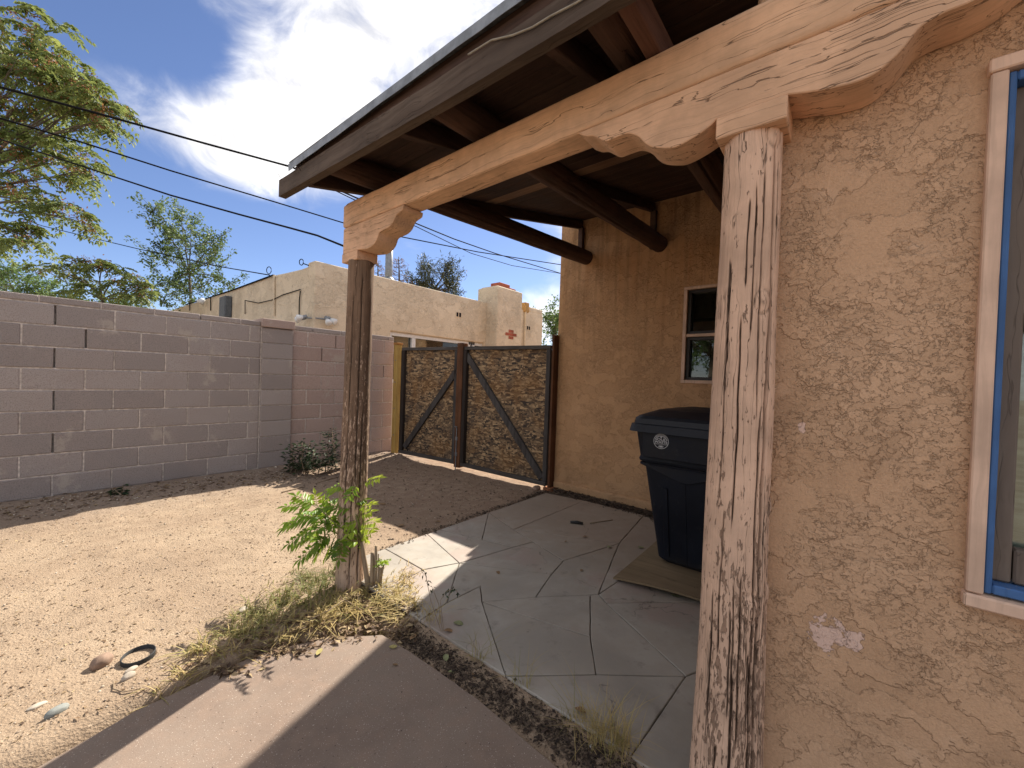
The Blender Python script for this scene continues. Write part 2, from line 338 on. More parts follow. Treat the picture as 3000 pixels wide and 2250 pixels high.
def mat_redslab():
    k = NT('red_stained_concrete', .8, .25); p = k.pos()
    a = k.noise(p, 2.2, 5, .6); b = k.noise(p, 14, 4, .6); f = k.noise(p, 260, 3, .6)
    col = k.mix(k.mr(a, .35, .65), (.24, .185, .145), (.20, .148, .115)); col = k.mix(k.mr(b, .4, .75, 0, .5), col, (.27, .19, .14))
    col = k.mix(k.mr(f, .35, .6, .28, 0), col, (.14, .09, .07)); col = k.mix(k.mr(k.noise(p, 210, 2, .5), .66, .72), col, (.46, .40, .34))
    col = k.mix(k.mr(k.noise(p, 90, 2, .5), .70, .74), col, (.08, .055, .045))
    return k.done(col, k.bump(k.ma('ADD', k.ma('MULTIPLY', f, .5), b), .5, .004))
M_RED = mat_redslab()
def mat_patio():
    k = NT('scored_concrete', .62, .35); p = k.pos()
    off = k.n('ShaderNodeCombineXYZ'); k.inp(off.inputs[2], k.ma('MULTIPLY', k.rnd(), .25)); v = k.vadd(p, off.outputs[0])
    a = k.noise(v, 1.7, 6, .62, .3); b = k.noise(v, 5, 6, .66); f = k.noise(p, 190, 3, .6); c = k.noise(v, 2.6, 4, .6)
    col = k.mix(k.mr(a, .36, .62), (.275, .245, .205), (.375, .34, .29)); col = k.mix(k.mr(b, .42, .68, 0, .6), col, (.33, .285, .23))
    col = k.mix(k.mr(c, .50, .66, 0, .42), col, (.32, .22, .19))
    x, y, z = k.sep(p)
    tan = k.ma('MULTIPLY', k.mr(k.ma('ADD', x, k.ma('MULTIPLY', b, .8)), 2.6, 3.4), .7); col = k.mix(tan, col, (.27, .205, .15))
    col = k.mix(k.mr(k.noise(p, 9, 6, .7), .56, .74, 0, .55), col, (.15, .13, .11)); col = k.mix(k.mr(f, .6, .75, 0, .25), col, (.42, .39, .35))
    ck = k.vor(k.vadd(v, k.noise(v, 4, 4, .6, 0, True), .35), 1.2, 'DISTANCE_TO_EDGE'); cm = k.ma('MULTIPLY', k.mr(ck, 0, .006, 1, 0), k.mr(c, .5, .56)); col = k.mix(k.ma('MULTIPLY', cm, .6), col, (.09, .075, .065))
    return k.done(col, k.bump(k.ma('ADD', k.ma('MULTIPLY', f, .35), k.ma('SUBTRACT', b, cm)), .4, .004), k.mr(b, .3, .7, .5, .8))
M_PATIO = mat_patio()
def mat_block(name, A, B, C):
    k = NT(name, .93, .12); p = k.pos(); r = k.rnd()
    a = k.noise(p, 3.5, 4, .6); f = k.noise(p, 120, 4, .7); v = k.vor(p, 150)
    col = k.mix(r, A, B); col = k.mix(k.mr(a, .4, .7, 0, .5), col, C); col = k.mix(k.mr(f, .50, .66, 0, .6), col, tuple(x*.55 for x in A)); col = k.mix(k.mr(f, .30, .42, .3, 0), col, tuple(x*1.3 for x in B))
    sm = k.mr(k.noise(k.map(p, (1, 1, .8)), 2.9, 5, .7), .585, .66, 0, .6); col = k.mix(sm, col, (.47, .41, .35))
    return k.done(col, k.bump(k.ma('ADD', f, k.ma('MULTIPLY', v, .5)), .9, .006))
M_BLOCK = mat_block('grey_cinder_block', (.30, .26, .242), (.40, .35, .325), (.36, .30, .272))
M_BLOCKP = mat_block('pink_cinder_block', (.41, .305, .265), (.47, .36, .315), (.44, .33, .275))
M_MORT = plain('mortar', (.56, .495, .445), .95, .1, 0, .3, 30)

# ================================================================== GROUND
ZP, ZR = 0.035, -0.008          # tops of the patio and of the red walkway
RED_EDGE = [G(x, y, ZR) for x, y in ((102, 2250), (400, 2080), (760, 1912), (960, 1866), (1120, 1858), (1200, 1905), (1400, 2045), (1640, 2250))]
PX0, PY1 = 1.345, 2.565        # the patio's front edge and left edge
def ground_h(x, y):
    h = .016*fbm(x*1.3, y*1.3, .3, 3)+.010*fbm(x*6, y*6, 1.7, 3)
    h += .05*sst(4.9, 5.7, y)*(1+.3*pn(x*3, y*3, 2))*(x < 4)
    h += .004*np.sin((y*1.0+x*.25)*40)*sst(.2, .4, pn(x*.9, y*.9, 5)+.2)*.5
    e = np.interp(x, [p.x for p in RED_EDGE[:4]], [p.y for p in RED_EDGE[:4]])
    inred = (x < 1.26)*sst(.05, -.02, y-e); h = h*(1-inred)-.11*inred
    bank = (x < 1.26)*np.exp(-((y-e-.14)/.09)**2); h = h+.030*bank*(1-inred)
    strip = sst(1.10, 1.2, x)*sst(1.42, 1.36, x)*sst(1.95, 1.7, y); h = h*(1-strip)+(-.028+.055*sst(1.2, 1.36, x)+.012*fbm(x*12, y*12, .4, 2))*strip
    inpat = sst(PX0+.02, PX0+.06, x)*sst(PY1-.02, PY1-.06, y); h = h*(1-inpat)-.09*inpat
    return h
def gl(a, b, st, lo, hi):
    c = list(np.arange(a, b+1e-6, st)); s = st; v = b
    while v < hi: s *= 1.5; v += s; c.append(v)
    s = st; v = a; pre = []
    while v > lo: s *= 1.5; v -= s; pre.append(v)
    return np.array(pre[::-1]+c)
gx, gy = gl(-1.1, 4.3, .028, -160, 160), gl(.2, 6.0, .028, -160, 160)
XX, YY = np.meshgrid(gx, gy); ZZ = ground_h(XX, YY); far = np.clip((np.hypot(XX-1.5, YY-3)-6)/10, 0, 1); ZZ = ZZ*(1-far)
nx, ny = len(gx), len(gy); idx = np.arange(nx*ny).reshape(ny, nx)
Fq = np.stack([idx[:-1, :-1], idx[:-1, 1:], idx[1:, 1:], idx[1:, :-1]], -1).reshape(-1, 4)
ground = link('ground', npmesh('ground', np.stack([XX, YY, ZZ], -1), Fq, True), M_DIRT); tag(ground, kind='structure')
def gz(x, y): return float(ground_h(np.array(x, float), np.array(y, float)))

# red walkway: one cast slab with a worn, slightly wavy edge
pts = []
for a, b in zip(RED_EDGE, RED_EDGE[1:]):
    for t in np.linspace(0, 1, 14)[:-1]:
        q = a.lerp(b, t); pts.append((q.x+.006*pn(q.x*9, q.y*9, 1.)+.003*pn(q.x*40, q.y*40, 1.), q.y+.006*pn(q.x*9, q.y*9, 4.)+.003*pn(q.x*40, q.y*40, 6.)))
pts += [(RED_EDGE[-1].x, RED_EDGE[-1].y), (1.22, -2.5), (-2.5, -2.5), (-2.5, 2.15), (-1.2, 2.1)]
pts = [(float(a), float(b)) for a, b in pts]
tag(MB().prism(pts, 2, ZR-.12, ZR, .006).build('walkway', M_RED), kind='structure')

# patio: scored concrete panels with recessed joints between them
patio = MB().box(PX0, 4.10, .245, PY1, ZP-.10, ZP-.010, .004).build('patio', plain('joint_dirt', (.10, .075, .055), .95, .1, 0, .4, 30)); tag(patio, kind='structure')
_c = dict(a=(220, 190), b=(440, 312), c=(460, 117), d=(637, 275), e=(520, 92), f=(760, 150), h=(800, 5), i=(925, 190), j=(1035, 160), k=(1200, 262), l=(1500, 170), m=(1390, 442), n=(1050, 460), o=(760, 485), p=(750, 400), q=(570, 490), s=(1135, 335), u=(1345, 675), v=(1345, 447), w=(1375, 875), x=(1430, 490), y=(1860, 885), g=(930, 95))
V2 = {k_: (lambda q: (q.x, q.y))(G(1000+v_[0]*.5425, 1500+v_[1]*.5425, ZP)) for k_, v_ in _c.items()}
for k_ in 'aceh': V2[k_] = (V2[k_][0], PY1)
XB = 3.86
V2.update(L0=(PX0, PY1), b0=(PX0, 2.05), r=(PX0, 1.672), t=(PX0, 1.08), A0=(PX0, .52), A1=(1.62, .25), A2=(PX0, .25), F0=(XB-.06, PY1), F1=(XB, 2.1), F2=(XB, 1.45), F3=(XB, .95), F4=(XB, .25), R1=(2.9, .25), R2=(2.35, .25), u1=(2.3, .66), T0=(3.34, 1.36))
polys = ['L0 a b b0', 'a c d b', 'c e f i d', 'e h f', 'h g j i f', 'b0 b d q r', 'd s n o p q', 'd i j k s', 'k l m v n s', 'h F0 F1 g', 'g F1 F2 l', 'g l k j', 'r q p o t', 'o n v u', 'o u w t', 'v m x y w u', 't w y A0', 'l F2 F3 m', 'm F3 F4 R1 x', 'x R1 R2 y', 'A0 y R2 A1 A2']
def inset(pg, dlt):
    n = len(pg); A = sum(pg[i][0]*pg[(i+1) % n][1]-pg[(i+1) % n][0]*pg[i][1] for i in range(n))
    if A < 0: pg = pg[::-1]
    out = []
    for i in range(n):
        p0, p1, p2 = Vector(pg[i-1]), Vector(pg[i]), Vector(pg[(i+1) % n]); e1 = (p1-p0).normalized(); e2 = (p2-p1).normalized()
        n1 = Vector((-e1.y, e1.x)); n2 = Vector((-e2.y, e2.x)); bs = n1+n2; L = bs.length
        if L < .2: out.append(p1+n1*dlt); continue
        bs /= L; out.append(p1+bs*min(dlt/max(bs.dot(n1), .35), dlt*2.5))
    return [(float(p.x), float(p.y)) for p in out]
def tri_ok(pg): return len(pg) >= 3
for sp in polys:
    pg = [V2[k_] for k_ in sp.split()]; q = inset(pg, .0025)
    dens = []
    for i in range(len(q)):
        a, b = Vector(q[i]), Vector(q[(i+1) % len(q)]); n = max(1, int((b-a).length/.07))
        for t in range(n):
            c = a.lerp(b, t/n); w = 0 if t == 0 else .0018; dens.append((float(c.x+w*random.uniform(-1, 1)), float(c.y+w*random.uniform(-1, 1))))
    mb = MB()
    zz = ZP+random.uniform(-.0012, .0012)
    A_ = [mb.b.verts.new((x_, y_, zz-.03)) for x_, y_ in dens]; B_ = [mb.b.verts.new((x_, y_, zz-.003)) for x_, y_ in dens]
    q2 = inset(dens, .003); q2 = q2 if True else dens
    area = lambda g_: sum(g_[i][0]*g_[(i+1) % len(g_)][1]-g_[(i+1) % len(g_)][0]*g_[i][1] for i in range(len(g_)))
    if area(dens) < 0: A_.reverse(); B_.reverse()
    C_ = [mb.b.verts.new((x_, y_, zz)) for x_, y_ in q2]; n = len(A_)
    for i in range(n):
        j = (i+1) % n; mb.b.faces.new((A_[i], A_[j], B_[j], B_[i])); mb.b.faces.new((B_[i], B_[j], C_[j], C_[i]))
    mb.b.faces.new(C_)
    mb.build('concrete_panel', M_PATIO, patio)

# ================================================================== WALL HELPER
def wallmesh(name, mat, parent, ax, t0, t1, u0, u1, z0, z1, holes=(), bev=.018):
    """an upright slab between t0 and t1 on axis ax, u the other horizontal axis, with rectangular openings (u0,u1,z0,z1)"""
    us = sorted({u0, u1, *[h[0] for h in holes], *[h[1] for h in holes]}); zs = sorted({z0, z1, *[h[2] for h in holes], *[h[3] for h in holes]})
    b = bmesh.new(); vd = {}
    def V(t, u, z):
        if (t, u, z) not in vd: vd[t, u, z] = b.verts.new((t, u, z) if ax == 0 else (u, t, z))
        return vd[t, u, z]
    solid = lambda i, j: 0 <= i < len(us)-1 and 0 <= j < len(zs)-1 and not any(h[0] <= us[i] < h[1] and h[2] <= zs[j] < h[3] for h in holes)
    for i in range(len(us)-1):
        for j in range(len(zs)-1):
            if not solid(i, j): continue
            a, c, d, e = us[i], us[i+1], zs[j], zs[j+1]
            for t in (t0, t1): b.faces.new((V(t, a, d), V(t, c, d), V(t, c, e), V(t, a, e)))
            for di, dj, p in ((-1, 0, ((a, d), (a, e))), (1, 0, ((c, d), (c, e))), (0, -1, ((a, d), (c, d))), (0, 1, ((a, e), (c, e)))):
                if not solid(i+di, j+dj): b.faces.new((V(t0, *p[0]), V(t0, *p[1]), V(t1, *p[1]), V(t1, *p[0])))
    bmesh.ops.recalc_face_normals(b, faces=b.faces[:])
    if bev:
        es = [e for e in b.edges if e.is_manifold and e.calc_face_angle(0) > .5]
        bmesh.ops.bevel(b, geom=es, offset=bev, segments=3, affect='EDGES', profile=.5)
    me = bpy.data.meshes.new(name); b.to_mesh(me); b.free(); return link(name, me, mat, parent)

# ================================================================== ADOBE HOUSE
XF, XW = 1.385, 4.12
house = empty('adobe_house', (2.8, 0, 0), 'tan stucco adobe house wrapped round the covered porch', 'house')
wf = onax(2901, 190, 0, XF); wb = onax(2818, 1761, 0, XF)        # casing corners of the near window
wy = (wf.y+wb.y)/2; wz1, wz0 = wf.z, wb.z; WR = wy-1.15
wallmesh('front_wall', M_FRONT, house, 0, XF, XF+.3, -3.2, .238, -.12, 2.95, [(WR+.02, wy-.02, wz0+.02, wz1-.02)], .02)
bw0, bw1 = onax(2006, 842, 0, XW), onax(1994, 1122, 0, XW); by1 = (bw0.y+bw1.y)/2; bz1, bz0 = bw0.z, bw1.z; by0 = by1-.72
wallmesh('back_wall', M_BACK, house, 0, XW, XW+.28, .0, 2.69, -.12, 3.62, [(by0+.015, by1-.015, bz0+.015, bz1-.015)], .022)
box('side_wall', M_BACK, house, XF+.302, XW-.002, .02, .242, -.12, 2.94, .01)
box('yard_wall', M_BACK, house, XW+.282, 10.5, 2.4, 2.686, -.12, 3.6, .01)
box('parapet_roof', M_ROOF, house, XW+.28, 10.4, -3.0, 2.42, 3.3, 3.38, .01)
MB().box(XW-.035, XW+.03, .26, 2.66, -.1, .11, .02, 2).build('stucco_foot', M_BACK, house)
# near window: casing, blue frame, grey-brown sash with screen
M_CAS = m_wood('tan_painted_casing', (.3, .2, .14), (.36, .24, .17), (.5, .45, .4), 2, .5, .75, (.70, .49, .36), -.1, True, .2)
M_BLUE = m_wood('blue_painted_frame', (.34, .36, .42), (.4, .42, .46), (.3, .3, .33), 2, .8, .6, (.065, .15, .34), .06, True, .25)
M_SASH = m_wood('grey_brown_sash', (.15, .115, .09), (.20, .16, .13), (.11, .085, .07), 2, .6, .7, None, 0, True, .3)
M_GLASS = m_glass('window_glass')
def mat_screen():
    k = NT('insect_screen', .8, .2); p = k.pos(); y = k.sep(p)
    n = k.noise(k.map(p, (1, 2, 14)), 4, 4, .6); col = k.mix(k.mr(n, .35, .7), (.36, .335, .27), (.50, .475, .40))
    return k.done(col, k.bump(k.noise(p, 220, 2), .25, .002))
M_SCREEN = mat_screen()
win = MB().box(XF+.062, XF+.068, WR+.05, wy-.05, wz0+.06, wz1-.06).build('window', M_GLASS, house); win['label'] = 'tall window with blue frame and tan casing'
MB().box(XF-.022, XF+.03, wy-.027, wy, wz0+.032, wz1-.032, .003).build('casing', M_CAS, win)
MB().box(XF-.022, XF+.03, WR, WR+.027, wz0+.032, wz1-.032, .003).build('casing', M_CAS, win)
MB().box(XF-.024, XF+.03, WR, wy+.003, wz1-.03, wz1, .003).build('casing', M_CAS, win)
MB().box(XF-.028, XF+.03, WR, wy+.004, wz0, wz0+.03, .004).build('sill', M_CAS, win)
for (a, b, c, d) in ((wy-.041, wy-.028, wz0+.034, wz1-.034), (WR+.028, WR+.046, wz0+.034, wz1-.034), (WR+.0465, wy-.0415, wz1-.056, wz1-.035), (WR+.0465, wy-.0415, wz0+.035, wz0+.056)):
    MB().box(XF-.010, XF+.08, a, b, c, d, .003).build('blue_frame', M_BLUE, win)
zm = onax(2950, 945, 0, XF+.06).z
for (a, b, c, d) in ((wy-.074, wy-.0415, wz0+.058, wz1-.058), (WR+.048, WR+.076, wz0+.058, wz1-.058), (WR+.077, wy-.077, wz1-.10, wz1-.059), (WR+.077, wy-.077, zm-.024, zm+.02), (WR+.077, wy-.077, wz0+.059, wz0+.135)):
    MB().box(XF+.022, XF+.058, a, b, c, d, .004).build('sash', M_SASH, win)
MB().box(XF+.072, XF+.075, WR+.05, wy-.06, wz0+.06, wz1-.06).build('screen', M_SCREEN, win)
# small window in the back wall
M_DKF = plain('dark_bronze_frame', (.035, .03, .028), .5, .4)
bwin = MB().box(XW+.075, XW+.081, by0+.03, by1-.03, bz0+.03, bz1-.03).build('window', m_glass('porch_glass', (.6, .64, .6), .07), house); bwin['label'] = 'small dark sash window under the porch'
for (a, b, c, d) in ((by1-.032, by1, bz0+.034, bz1-.030), (by0, by0+.032, bz0+.034, bz1-.030), (by0, by1+.002, bz1-.028, bz1), (by0, by1+.002, bz0, bz0+.032)):
    MB().box(XW-.012, XW+.02, a, b, c, d, .003).build('casing', M_CAS, bwin)
bm = onax(2011, 983, 0, XW).z
MB().box(XW-.006, XW+.03, by0+.034, by1-.034, bm-.014, bm+.014, .003).build('meeting_rail', M_CAS, bwin)
for (c, d) in ((bz0+.034, bm-.016), (bm+.016, bz1-.030)):
    for (a, b, e, f) in ((by1-.062, by1-.0335, c, d), (by0+.0335, by0+.062, c, d), (by0+.0625, by1-.0625, d-.028, d), (by0+.0625, by1-.0625, c, c+.028)):
        MB().box(XW+.025, XW+.07, a, b, e, f, .002).build('sash', M_DKF, bwin)
MB().box(XW+.16, XW+.165, by0-.05, by1+.05, bz0-.05, bz1+.05).build('dark_backing', plain('dark_backing_grey', (.10, .10, .09), .9, .1), bwin)  # dark sheet standing in for the unlit room behind the panes

# ================================================================== PORCH
porch = empty('porch', (1.32, 1.3, 0), 'wooden porch with tan beam on two log posts under dark roof boards', 'porch')
XO, XI = 1.25, 1.378            # outer and inner face of the beam
def yz(px, py): q = onax(px, py, 0, XO); return (q.y, q.z)
def logmesh(name, r0, r1, L, nu, nv, seed, knots=(), cracks=(), flare=0, wob=.01, peelf=None, fine=.0022):
    u = np.linspace(0, 2*np.pi, nu, endpoint=False); v = np.linspace(0, L, nv); U, Vv = np.meshgrid(u, v); t = Vv/L
    r = r0+(r1-r0)*t + flare*np.exp(-Vv/.18)
    cx, cy = np.cos(U), np.sin(U)
    r = r+wob*.35*pn(cx*1.2+seed, cy*1.2, Vv*1.4)+wob*.25*pn(cx*2.5, cy*2.5+seed, Vv*3)
    r = r-fine*np.abs(fbm(cx*9+seed, cy*9, Vv*1.1, 3))-.5*fine*np.abs(pn(cx*26, cy*26+seed, Vv*3.2))
    crack = np.zeros_like(r)
    for (ang, v0, v1, dep, wid, wig) in cracks:
        a = ang+wig*(pn(Vv*2.3, seed, ang)+.5*pn(Vv*9, seed, ang)); d = np.angle(np.exp(1j*(U-a)))*r0
        e = sst(v0, v0+.12*(v1-v0), Vv)*sst(v1, v1-.12*(v1-v0), Vv); ww = wid*(.5+.7*e)*(.8+.5*pn(Vv*6, seed+2., ang))
        g = np.exp(-(d/ww)**2)*e; r = r-dep*g; crack = np.maximum(crack, np.clip(g*2.4-.35, 0, 1))
    for (ang, vz, kr, kh) in knots:
        d = np.hypot(np.angle(np.exp(1j*(U-ang)))*r0, (Vv-vz)*.8); r = r+.5*kh*np.exp(-(d/kr)**2)-kh*.25*np.exp(-((d-kr*1.35)/(kr*.22))**2)
        crack = np.maximum(crack, .45*np.exp(-((d-kr*1.3)/(kr*.16))**2)*(pn(U*9, Vv*25, seed) > -.15)); crack = np.maximum(crack, .7*np.exp(-(d/(kr*.35))**2)*(pn(U*20, Vv*60, seed) > 0))
    peel = np.clip(peelf(U, t) if peelf else np.full_like(r, .4), 0, 1)
    Vt = np.stack([r*cx, r*cy, Vv+.004*pn(cx*5, cy*5, 7.)*(t > .99)], -1).reshape(-1, 3); idx = np.arange(nu*nv).reshape(nv, nu); nxt = np.roll(idx, -1, 1)
    Fq = np.stack([idx[:-1], nxt[:-1], nxt[1:], idx[1:]], -1).reshape(-1, 4)
    nb = len(Vt); Vt = np.vstack([Vt, [[0, 0, 0], [0, 0, L]]]); tri = [(nb, int(nxt[0, i]), int(idx[0, i]), int(idx[0, i])) for i in range(0)]
    me = npmesh(name, Vt, Fq, True, {'peel': np.append(peel.ravel(), [.8, .8]), 'crack': np.append(crack.ravel(), [0, 0])})
    b = bmesh.new(); b.from_mesh(me); b.verts.ensure_lookup_table()
    for ring, flip in ((idx[0], True), (idx[-1], False)):
        vs = [b.verts[int(i)] for i in ring]; b.faces.new(vs[::-1] if flip else vs)
    for v_ in (b.verts[nb], b.verts[nb+1]): b.verts.remove(v_)
    b.to_mesh(me); b.free(); return me
def place_log(name, me, p0, p1, mat, parent, roll=0):
    o = link(name, me, mat); d = Vector(p1)-Vector(p0)
    o.matrix_world = Matrix.Translation(p0) @ d.to_track_quat('Z', 'Y').to_matrix().to_4x4() @ Matrix.Rotation(roll, 4, 'Z'); return par(o, parent)
# posts; the angle that faces the camera is a little past 180 degrees
pr_c = Vector((1.322, .226, 0)); toc = math.atan2(-pr_c.y, -pr_c.x)
kz = lambda px, py: onax(px, py, 0, 1.25).z
def kn(px, py, kr, kh, c, r):
    # angle round the post at which the pixel's ray meets it
    d = ray(px, py); dh = Vector((d.x, d.y)); o = Vector((-c.x, -c.y)); A = dh.dot(dh); B = 2*o.dot(dh); C = o.dot(o)-r*r; q = max(B*B-4*A*C, 0); t = (-B-math.sqrt(q))/(2*A)
    h = o+dh*t; return (math.atan2(h.y, h.x), EYE.z+d.z*t, kr, kh)
knR = [kn(x, y, r_, h_, pr_c, .075) for x, y, r_, h_ in ((2205, 385, .022, .010), (2228, 636, .014, .006), (2160, 880, .020, .009), (2172, 1100, .010, .004), (2215, 1485, .018, .008), (2120, 1760, .024, .011), (2210, 1745, .020, .009), (2065, 2005, .016, -.006), (2220, 1990, .012, .006))]
def angat(px, py, c, r): return kn(px, py, 0, 0, c, r)[0]
crR = [(angat(2185, 900, pr_c, .075), .05, 1.62, .034, .0055, .10), (angat(2203, 560, pr_c, .075), 1.25, 2.03, .026, .0042, .12), (angat(2148, 1300, pr_c, .075), .4, 1.3, .012, .003, .1), (angat(2250, 900, pr_c, .075), .9, 1.9, .010, .0025, .08), (angat(2160, 700, pr_c, .075), 1.2, 1.95, .009, .0022, .1), (angat(2125, 1900, pr_c, .08), .0, .62, .02, .004, .12), (angat(2160, 2050, pr_c, .08), .0, .5, .016, .0035, .12)]
def peelR(U, t): return np.clip(.17+.22*sst(.74, .18, t)+.6*sst(.085, .03, t)*(.6+.9*pn(np.cos(U)*7, np.sin(U)*7, t*3))+.25*pn(np.cos(U)*3, np.sin(U)*3, t*5)+.08*np.sin(U-toc+1.2)*sst(.95, .3, t), 0, 1.2)
random.seed(4)
crR += [(toc+random.uniform(-1.5, 1.3), z_, z_+random.uniform(.15, .7), random.uniform(.004, .010), random.uniform(.0014, .0026), .09) for z_ in [random.uniform(0, 1.8) for _ in range(34)]]
me = logmesh('post', .093, .0715, 2.035, 300, 430, 3.3, knR, crR, .010, .016, peelR)
po = place_log('post', me, (pr_c.x, pr_c.y, -.005), (1.325, .223, 2.03), M_POSTR, porch); po['label'] = 'pinkish tan flaking log post with long cracks beside the near wall'
pl_c = Vector((1.318, 2.335, 0)); tl = math.atan2(-pl_c.y, -pl_c.x)
crL = [(tl-.5, .2, 1.9, .012, .0035, .1), (tl+.2, .6, 2.0, .010, .003, .1), (tl+.6, .0, 1.2, .012, .0035, .12), (tl, .0, .8, .008, .003, .1)]
me = logmesh('post', .084, .074, 2.03, 110, 260, 8.1, [(tl-.9, 1.72, .018, .010), (tl+.5, .9, .014, .006)], crL, .004, .014, lambda U, t: .40+.42*sst(.0, .95, t)-.12*sst(.4, .12, t)+.22*pn(np.cos(U)*3, np.sin(U)*3, t*4)+.1*np.cos(U-tl)*0, .004)
po = place_log('post', me, (pl_c.x+.0, pl_c.y, -.03), (1.315, 2.30, 1.99), M_POSTL, porch); po['label'] = 'dark brown weathered log post with most of its paint worn off'
# beam, corbels, post blocks
bt = [yz(*q) for q in ((1078, 560), (1351, 434), (1604, 310), (1898, 155), (2192, 28))]
ZB0, ZB1 = 2.208, 2.358
def timber(name, x0, x1, y0, y1, z0, z1, mat, parent, seed, crk=(), amp=.005, rnd=.004):
    """a long squared timber along y, its faces hand-cut uneven and split along the grain"""
    ny = int((y1-y0)/.012); prof = []
    na, nb = 14, 18
    pr = [(x0, z0+(z1-z0)*i/nb, -1, 0) for i in range(nb)]+[(x0+(x1-x0)*i/na, z1, 0, 1) for i in range(na)]+[(x1, z1-(z1-z0)*i/nb, 1, 0) for i in range(nb)]+[(x1-(x1-x0)*i/na, z0, 0, -1) for i in range(na)]
    pr = np.array(pr); ys = np.linspace(y0, y1, ny); n = len(pr)
    Pm = np.zeros((ny, n, 3)); Pm[..., 0] = pr[:, 0]; Pm[..., 2] = pr[:, 1]; Pm[..., 1] = ys[:, None]
    cxm, czm = (x0+x1)/2, (z0+z1)/2
    dx = np.minimum(np.abs(Pm[..., 0]-x0), np.abs(Pm[..., 0]-x1)); dz = np.minimum(np.abs(Pm[..., 2]-z0), np.abs(Pm[..., 2]-z1)); dc = np.maximum(dx, dz)
    ins = rnd*sst(.012, 0, dc); Pm[..., 0] += np.sign(cxm-Pm[..., 0])*ins; Pm[..., 2] += np.sign(czm-Pm[..., 2])*ins
    nn = amp*fbm(Pm[..., 0]*6+seed, Pm[..., 1]*2.2, Pm[..., 2]*6, 3)+.35*amp*fbm(Pm[..., 0]*40+seed, Pm[..., 1]*3.5, Pm[..., 2]*40, 2)
    Pm[..., 0] += nn*pr[:, 2]; Pm[..., 2] += nn*pr[:, 3]
    ends = sst(.05, 0, np.minimum(Pm[..., 1]-y0, y1-Pm[..., 1])); Pm[..., 2] -= (Pm[..., 2]-czm)*ends*.07; Pm[..., 0] -= (Pm[..., 0]-cxm)*ends*.05
    Pm[..., 1] += .006*pn(Pm[..., 0]*30, Pm[..., 2]*45, seed)*(ends > 0)
    idx = np.arange(ny*n).reshape(ny, n); nx_ = np.roll(idx, -1, 1); Fq = np.stack([idx[:-1], idx[1:], nx_[1:], nx_[:-1]], -1).reshape(-1, 4)
    me = npmesh(name, Pm, Fq, True); b = bmesh.new(); b.from_mesh(me); b.verts.ensure_lookup_table()
    b.faces.new([b.verts[int(i)] for i in idx[0]]); b.faces.new([b.verts[int(i)] for i in idx[-1][::-1]])
    bmesh.ops.recalc_face_normals(b, faces=b.faces[:]); b.to_mesh(me); b.free(); return link(name, me, mat, parent)
timber('beam', XO, XI, -1.2, 2.415, ZB0, ZB1, M_BEAM, porch, 1.1)
def corbel(name, prof, mat, parent, x0, x1, seed):
    """profile (y,z) bottom outline, closed along the top at the beam's underside"""
    o = MB().prism(prof, 0, x0, x1, .0025).build(name, mat, parent); return o
def spl(ps, n=5):
    out = []
    for i in range(len(ps)-1):
        p0, p1, p2, p3 = (Vector(ps[max(0, min(len(ps)-1, j))]) for j in (i-1, i, i+1, i+2))
        for t in np.linspace(0, 1, n)[:-1]:
            out.append(tuple(.5*((2*p1)+(p2-p0)*t+(2*p0-5*p1+4*p2-p3)*t*t+(3*p1-p0-3*p2+p3)*t**3)))
    out.append(tuple(ps[-1])); return [(float(a), float(b)) for a, b in out]
cL = [(2.2, 2.044), (2.128, 2.037), (2.078, 2.046), (2.045, 2.065), (2.03, 2.085), (2.018, 2.104), (1.991, 2.111), (1.929, 2.116), (1.893, 2.13), (1.872, 2.152), (1.856, 2.168), (1.82, 2.177), (1.802, 2.184), (1.797, 2.2045)]
corbel('corbel', [(2.408, 2.2045), (2.410, 2.05)]+spl([(2.25, 2.05)]+cL), M_BEAMZ, porch, XO+.001, XI+.002, 1)
cR1 = [(.762, 2.206), (.753, 2.198), (.726, 2.182), (.7, 2.174), (.675, 2.155), (.65, 2.139), (.618, 2.139), (.573, 2.137), (.536, 2.114), (.513, 2.085), (.485, 2.062), (.437, 2.044), (.405, 2.042), (.357, 2.054), (.322, 2.069), (.306, 2.081)]
cR2 = [(.134, 2.081), (.078, 2.066), (.014, 2.055), (-.026, 2.057), (-.054, 2.072), (-.078, 2.094), (-.092, 2.113), (-.109, 2.131), (-.142, 2.141), (-.184, 2.143), (-.24, 2.16), (-.30, 2.206)]
corbel('corbel', spl(cR1)+spl(cR2), M_BEAMZ, porch, XO+.002, XI+.002, 2)
MB().box(XO-.004, XI+.006, .135, .304, 2.020, 2.0805, .003).build('post_block', M_BEAMZ, porch)
MB().box(XO-.003, XI+.006, 2.235, 2.412, 1.995, 2.049, .003).build('post_block', M_BEAMZ, porch)
# vigas
vy = [(2.17, 2.33), (1.33, 1.49), (.60, .73)]
for i, (ya, yb) in enumerate(vy):
    sl_ = .094; xa, xb_ = .99, XW+.02 if i else XW+.015
    za = 2.40+sl_*(xa-1.25)+.072; zb = 2.40+sl_*(xb_-1.25)+.072; y0 = ya+(yb-ya)*(xa-1.25)/2.87
    L = (Vector((xb_, yb, zb))-Vector((xa, y0, za))).length
    me = logmesh('viga', .071, .080, L, 64, 240, 5.5+i*3, [(4.2, .2+.1*i, .016, .008), (3.6, 1.5, .016, .006)], [(4.4, .1, L*.8, .012, .003, .12), (5.2, .5, L, .008, .0025, .1), (3.7, .0, L*.6, .01, .003, .1)], 0, .016, None, .004)
    place_log('viga', me, (xa, y0, za), (xb_, yb, zb), M_VIGA, porch)
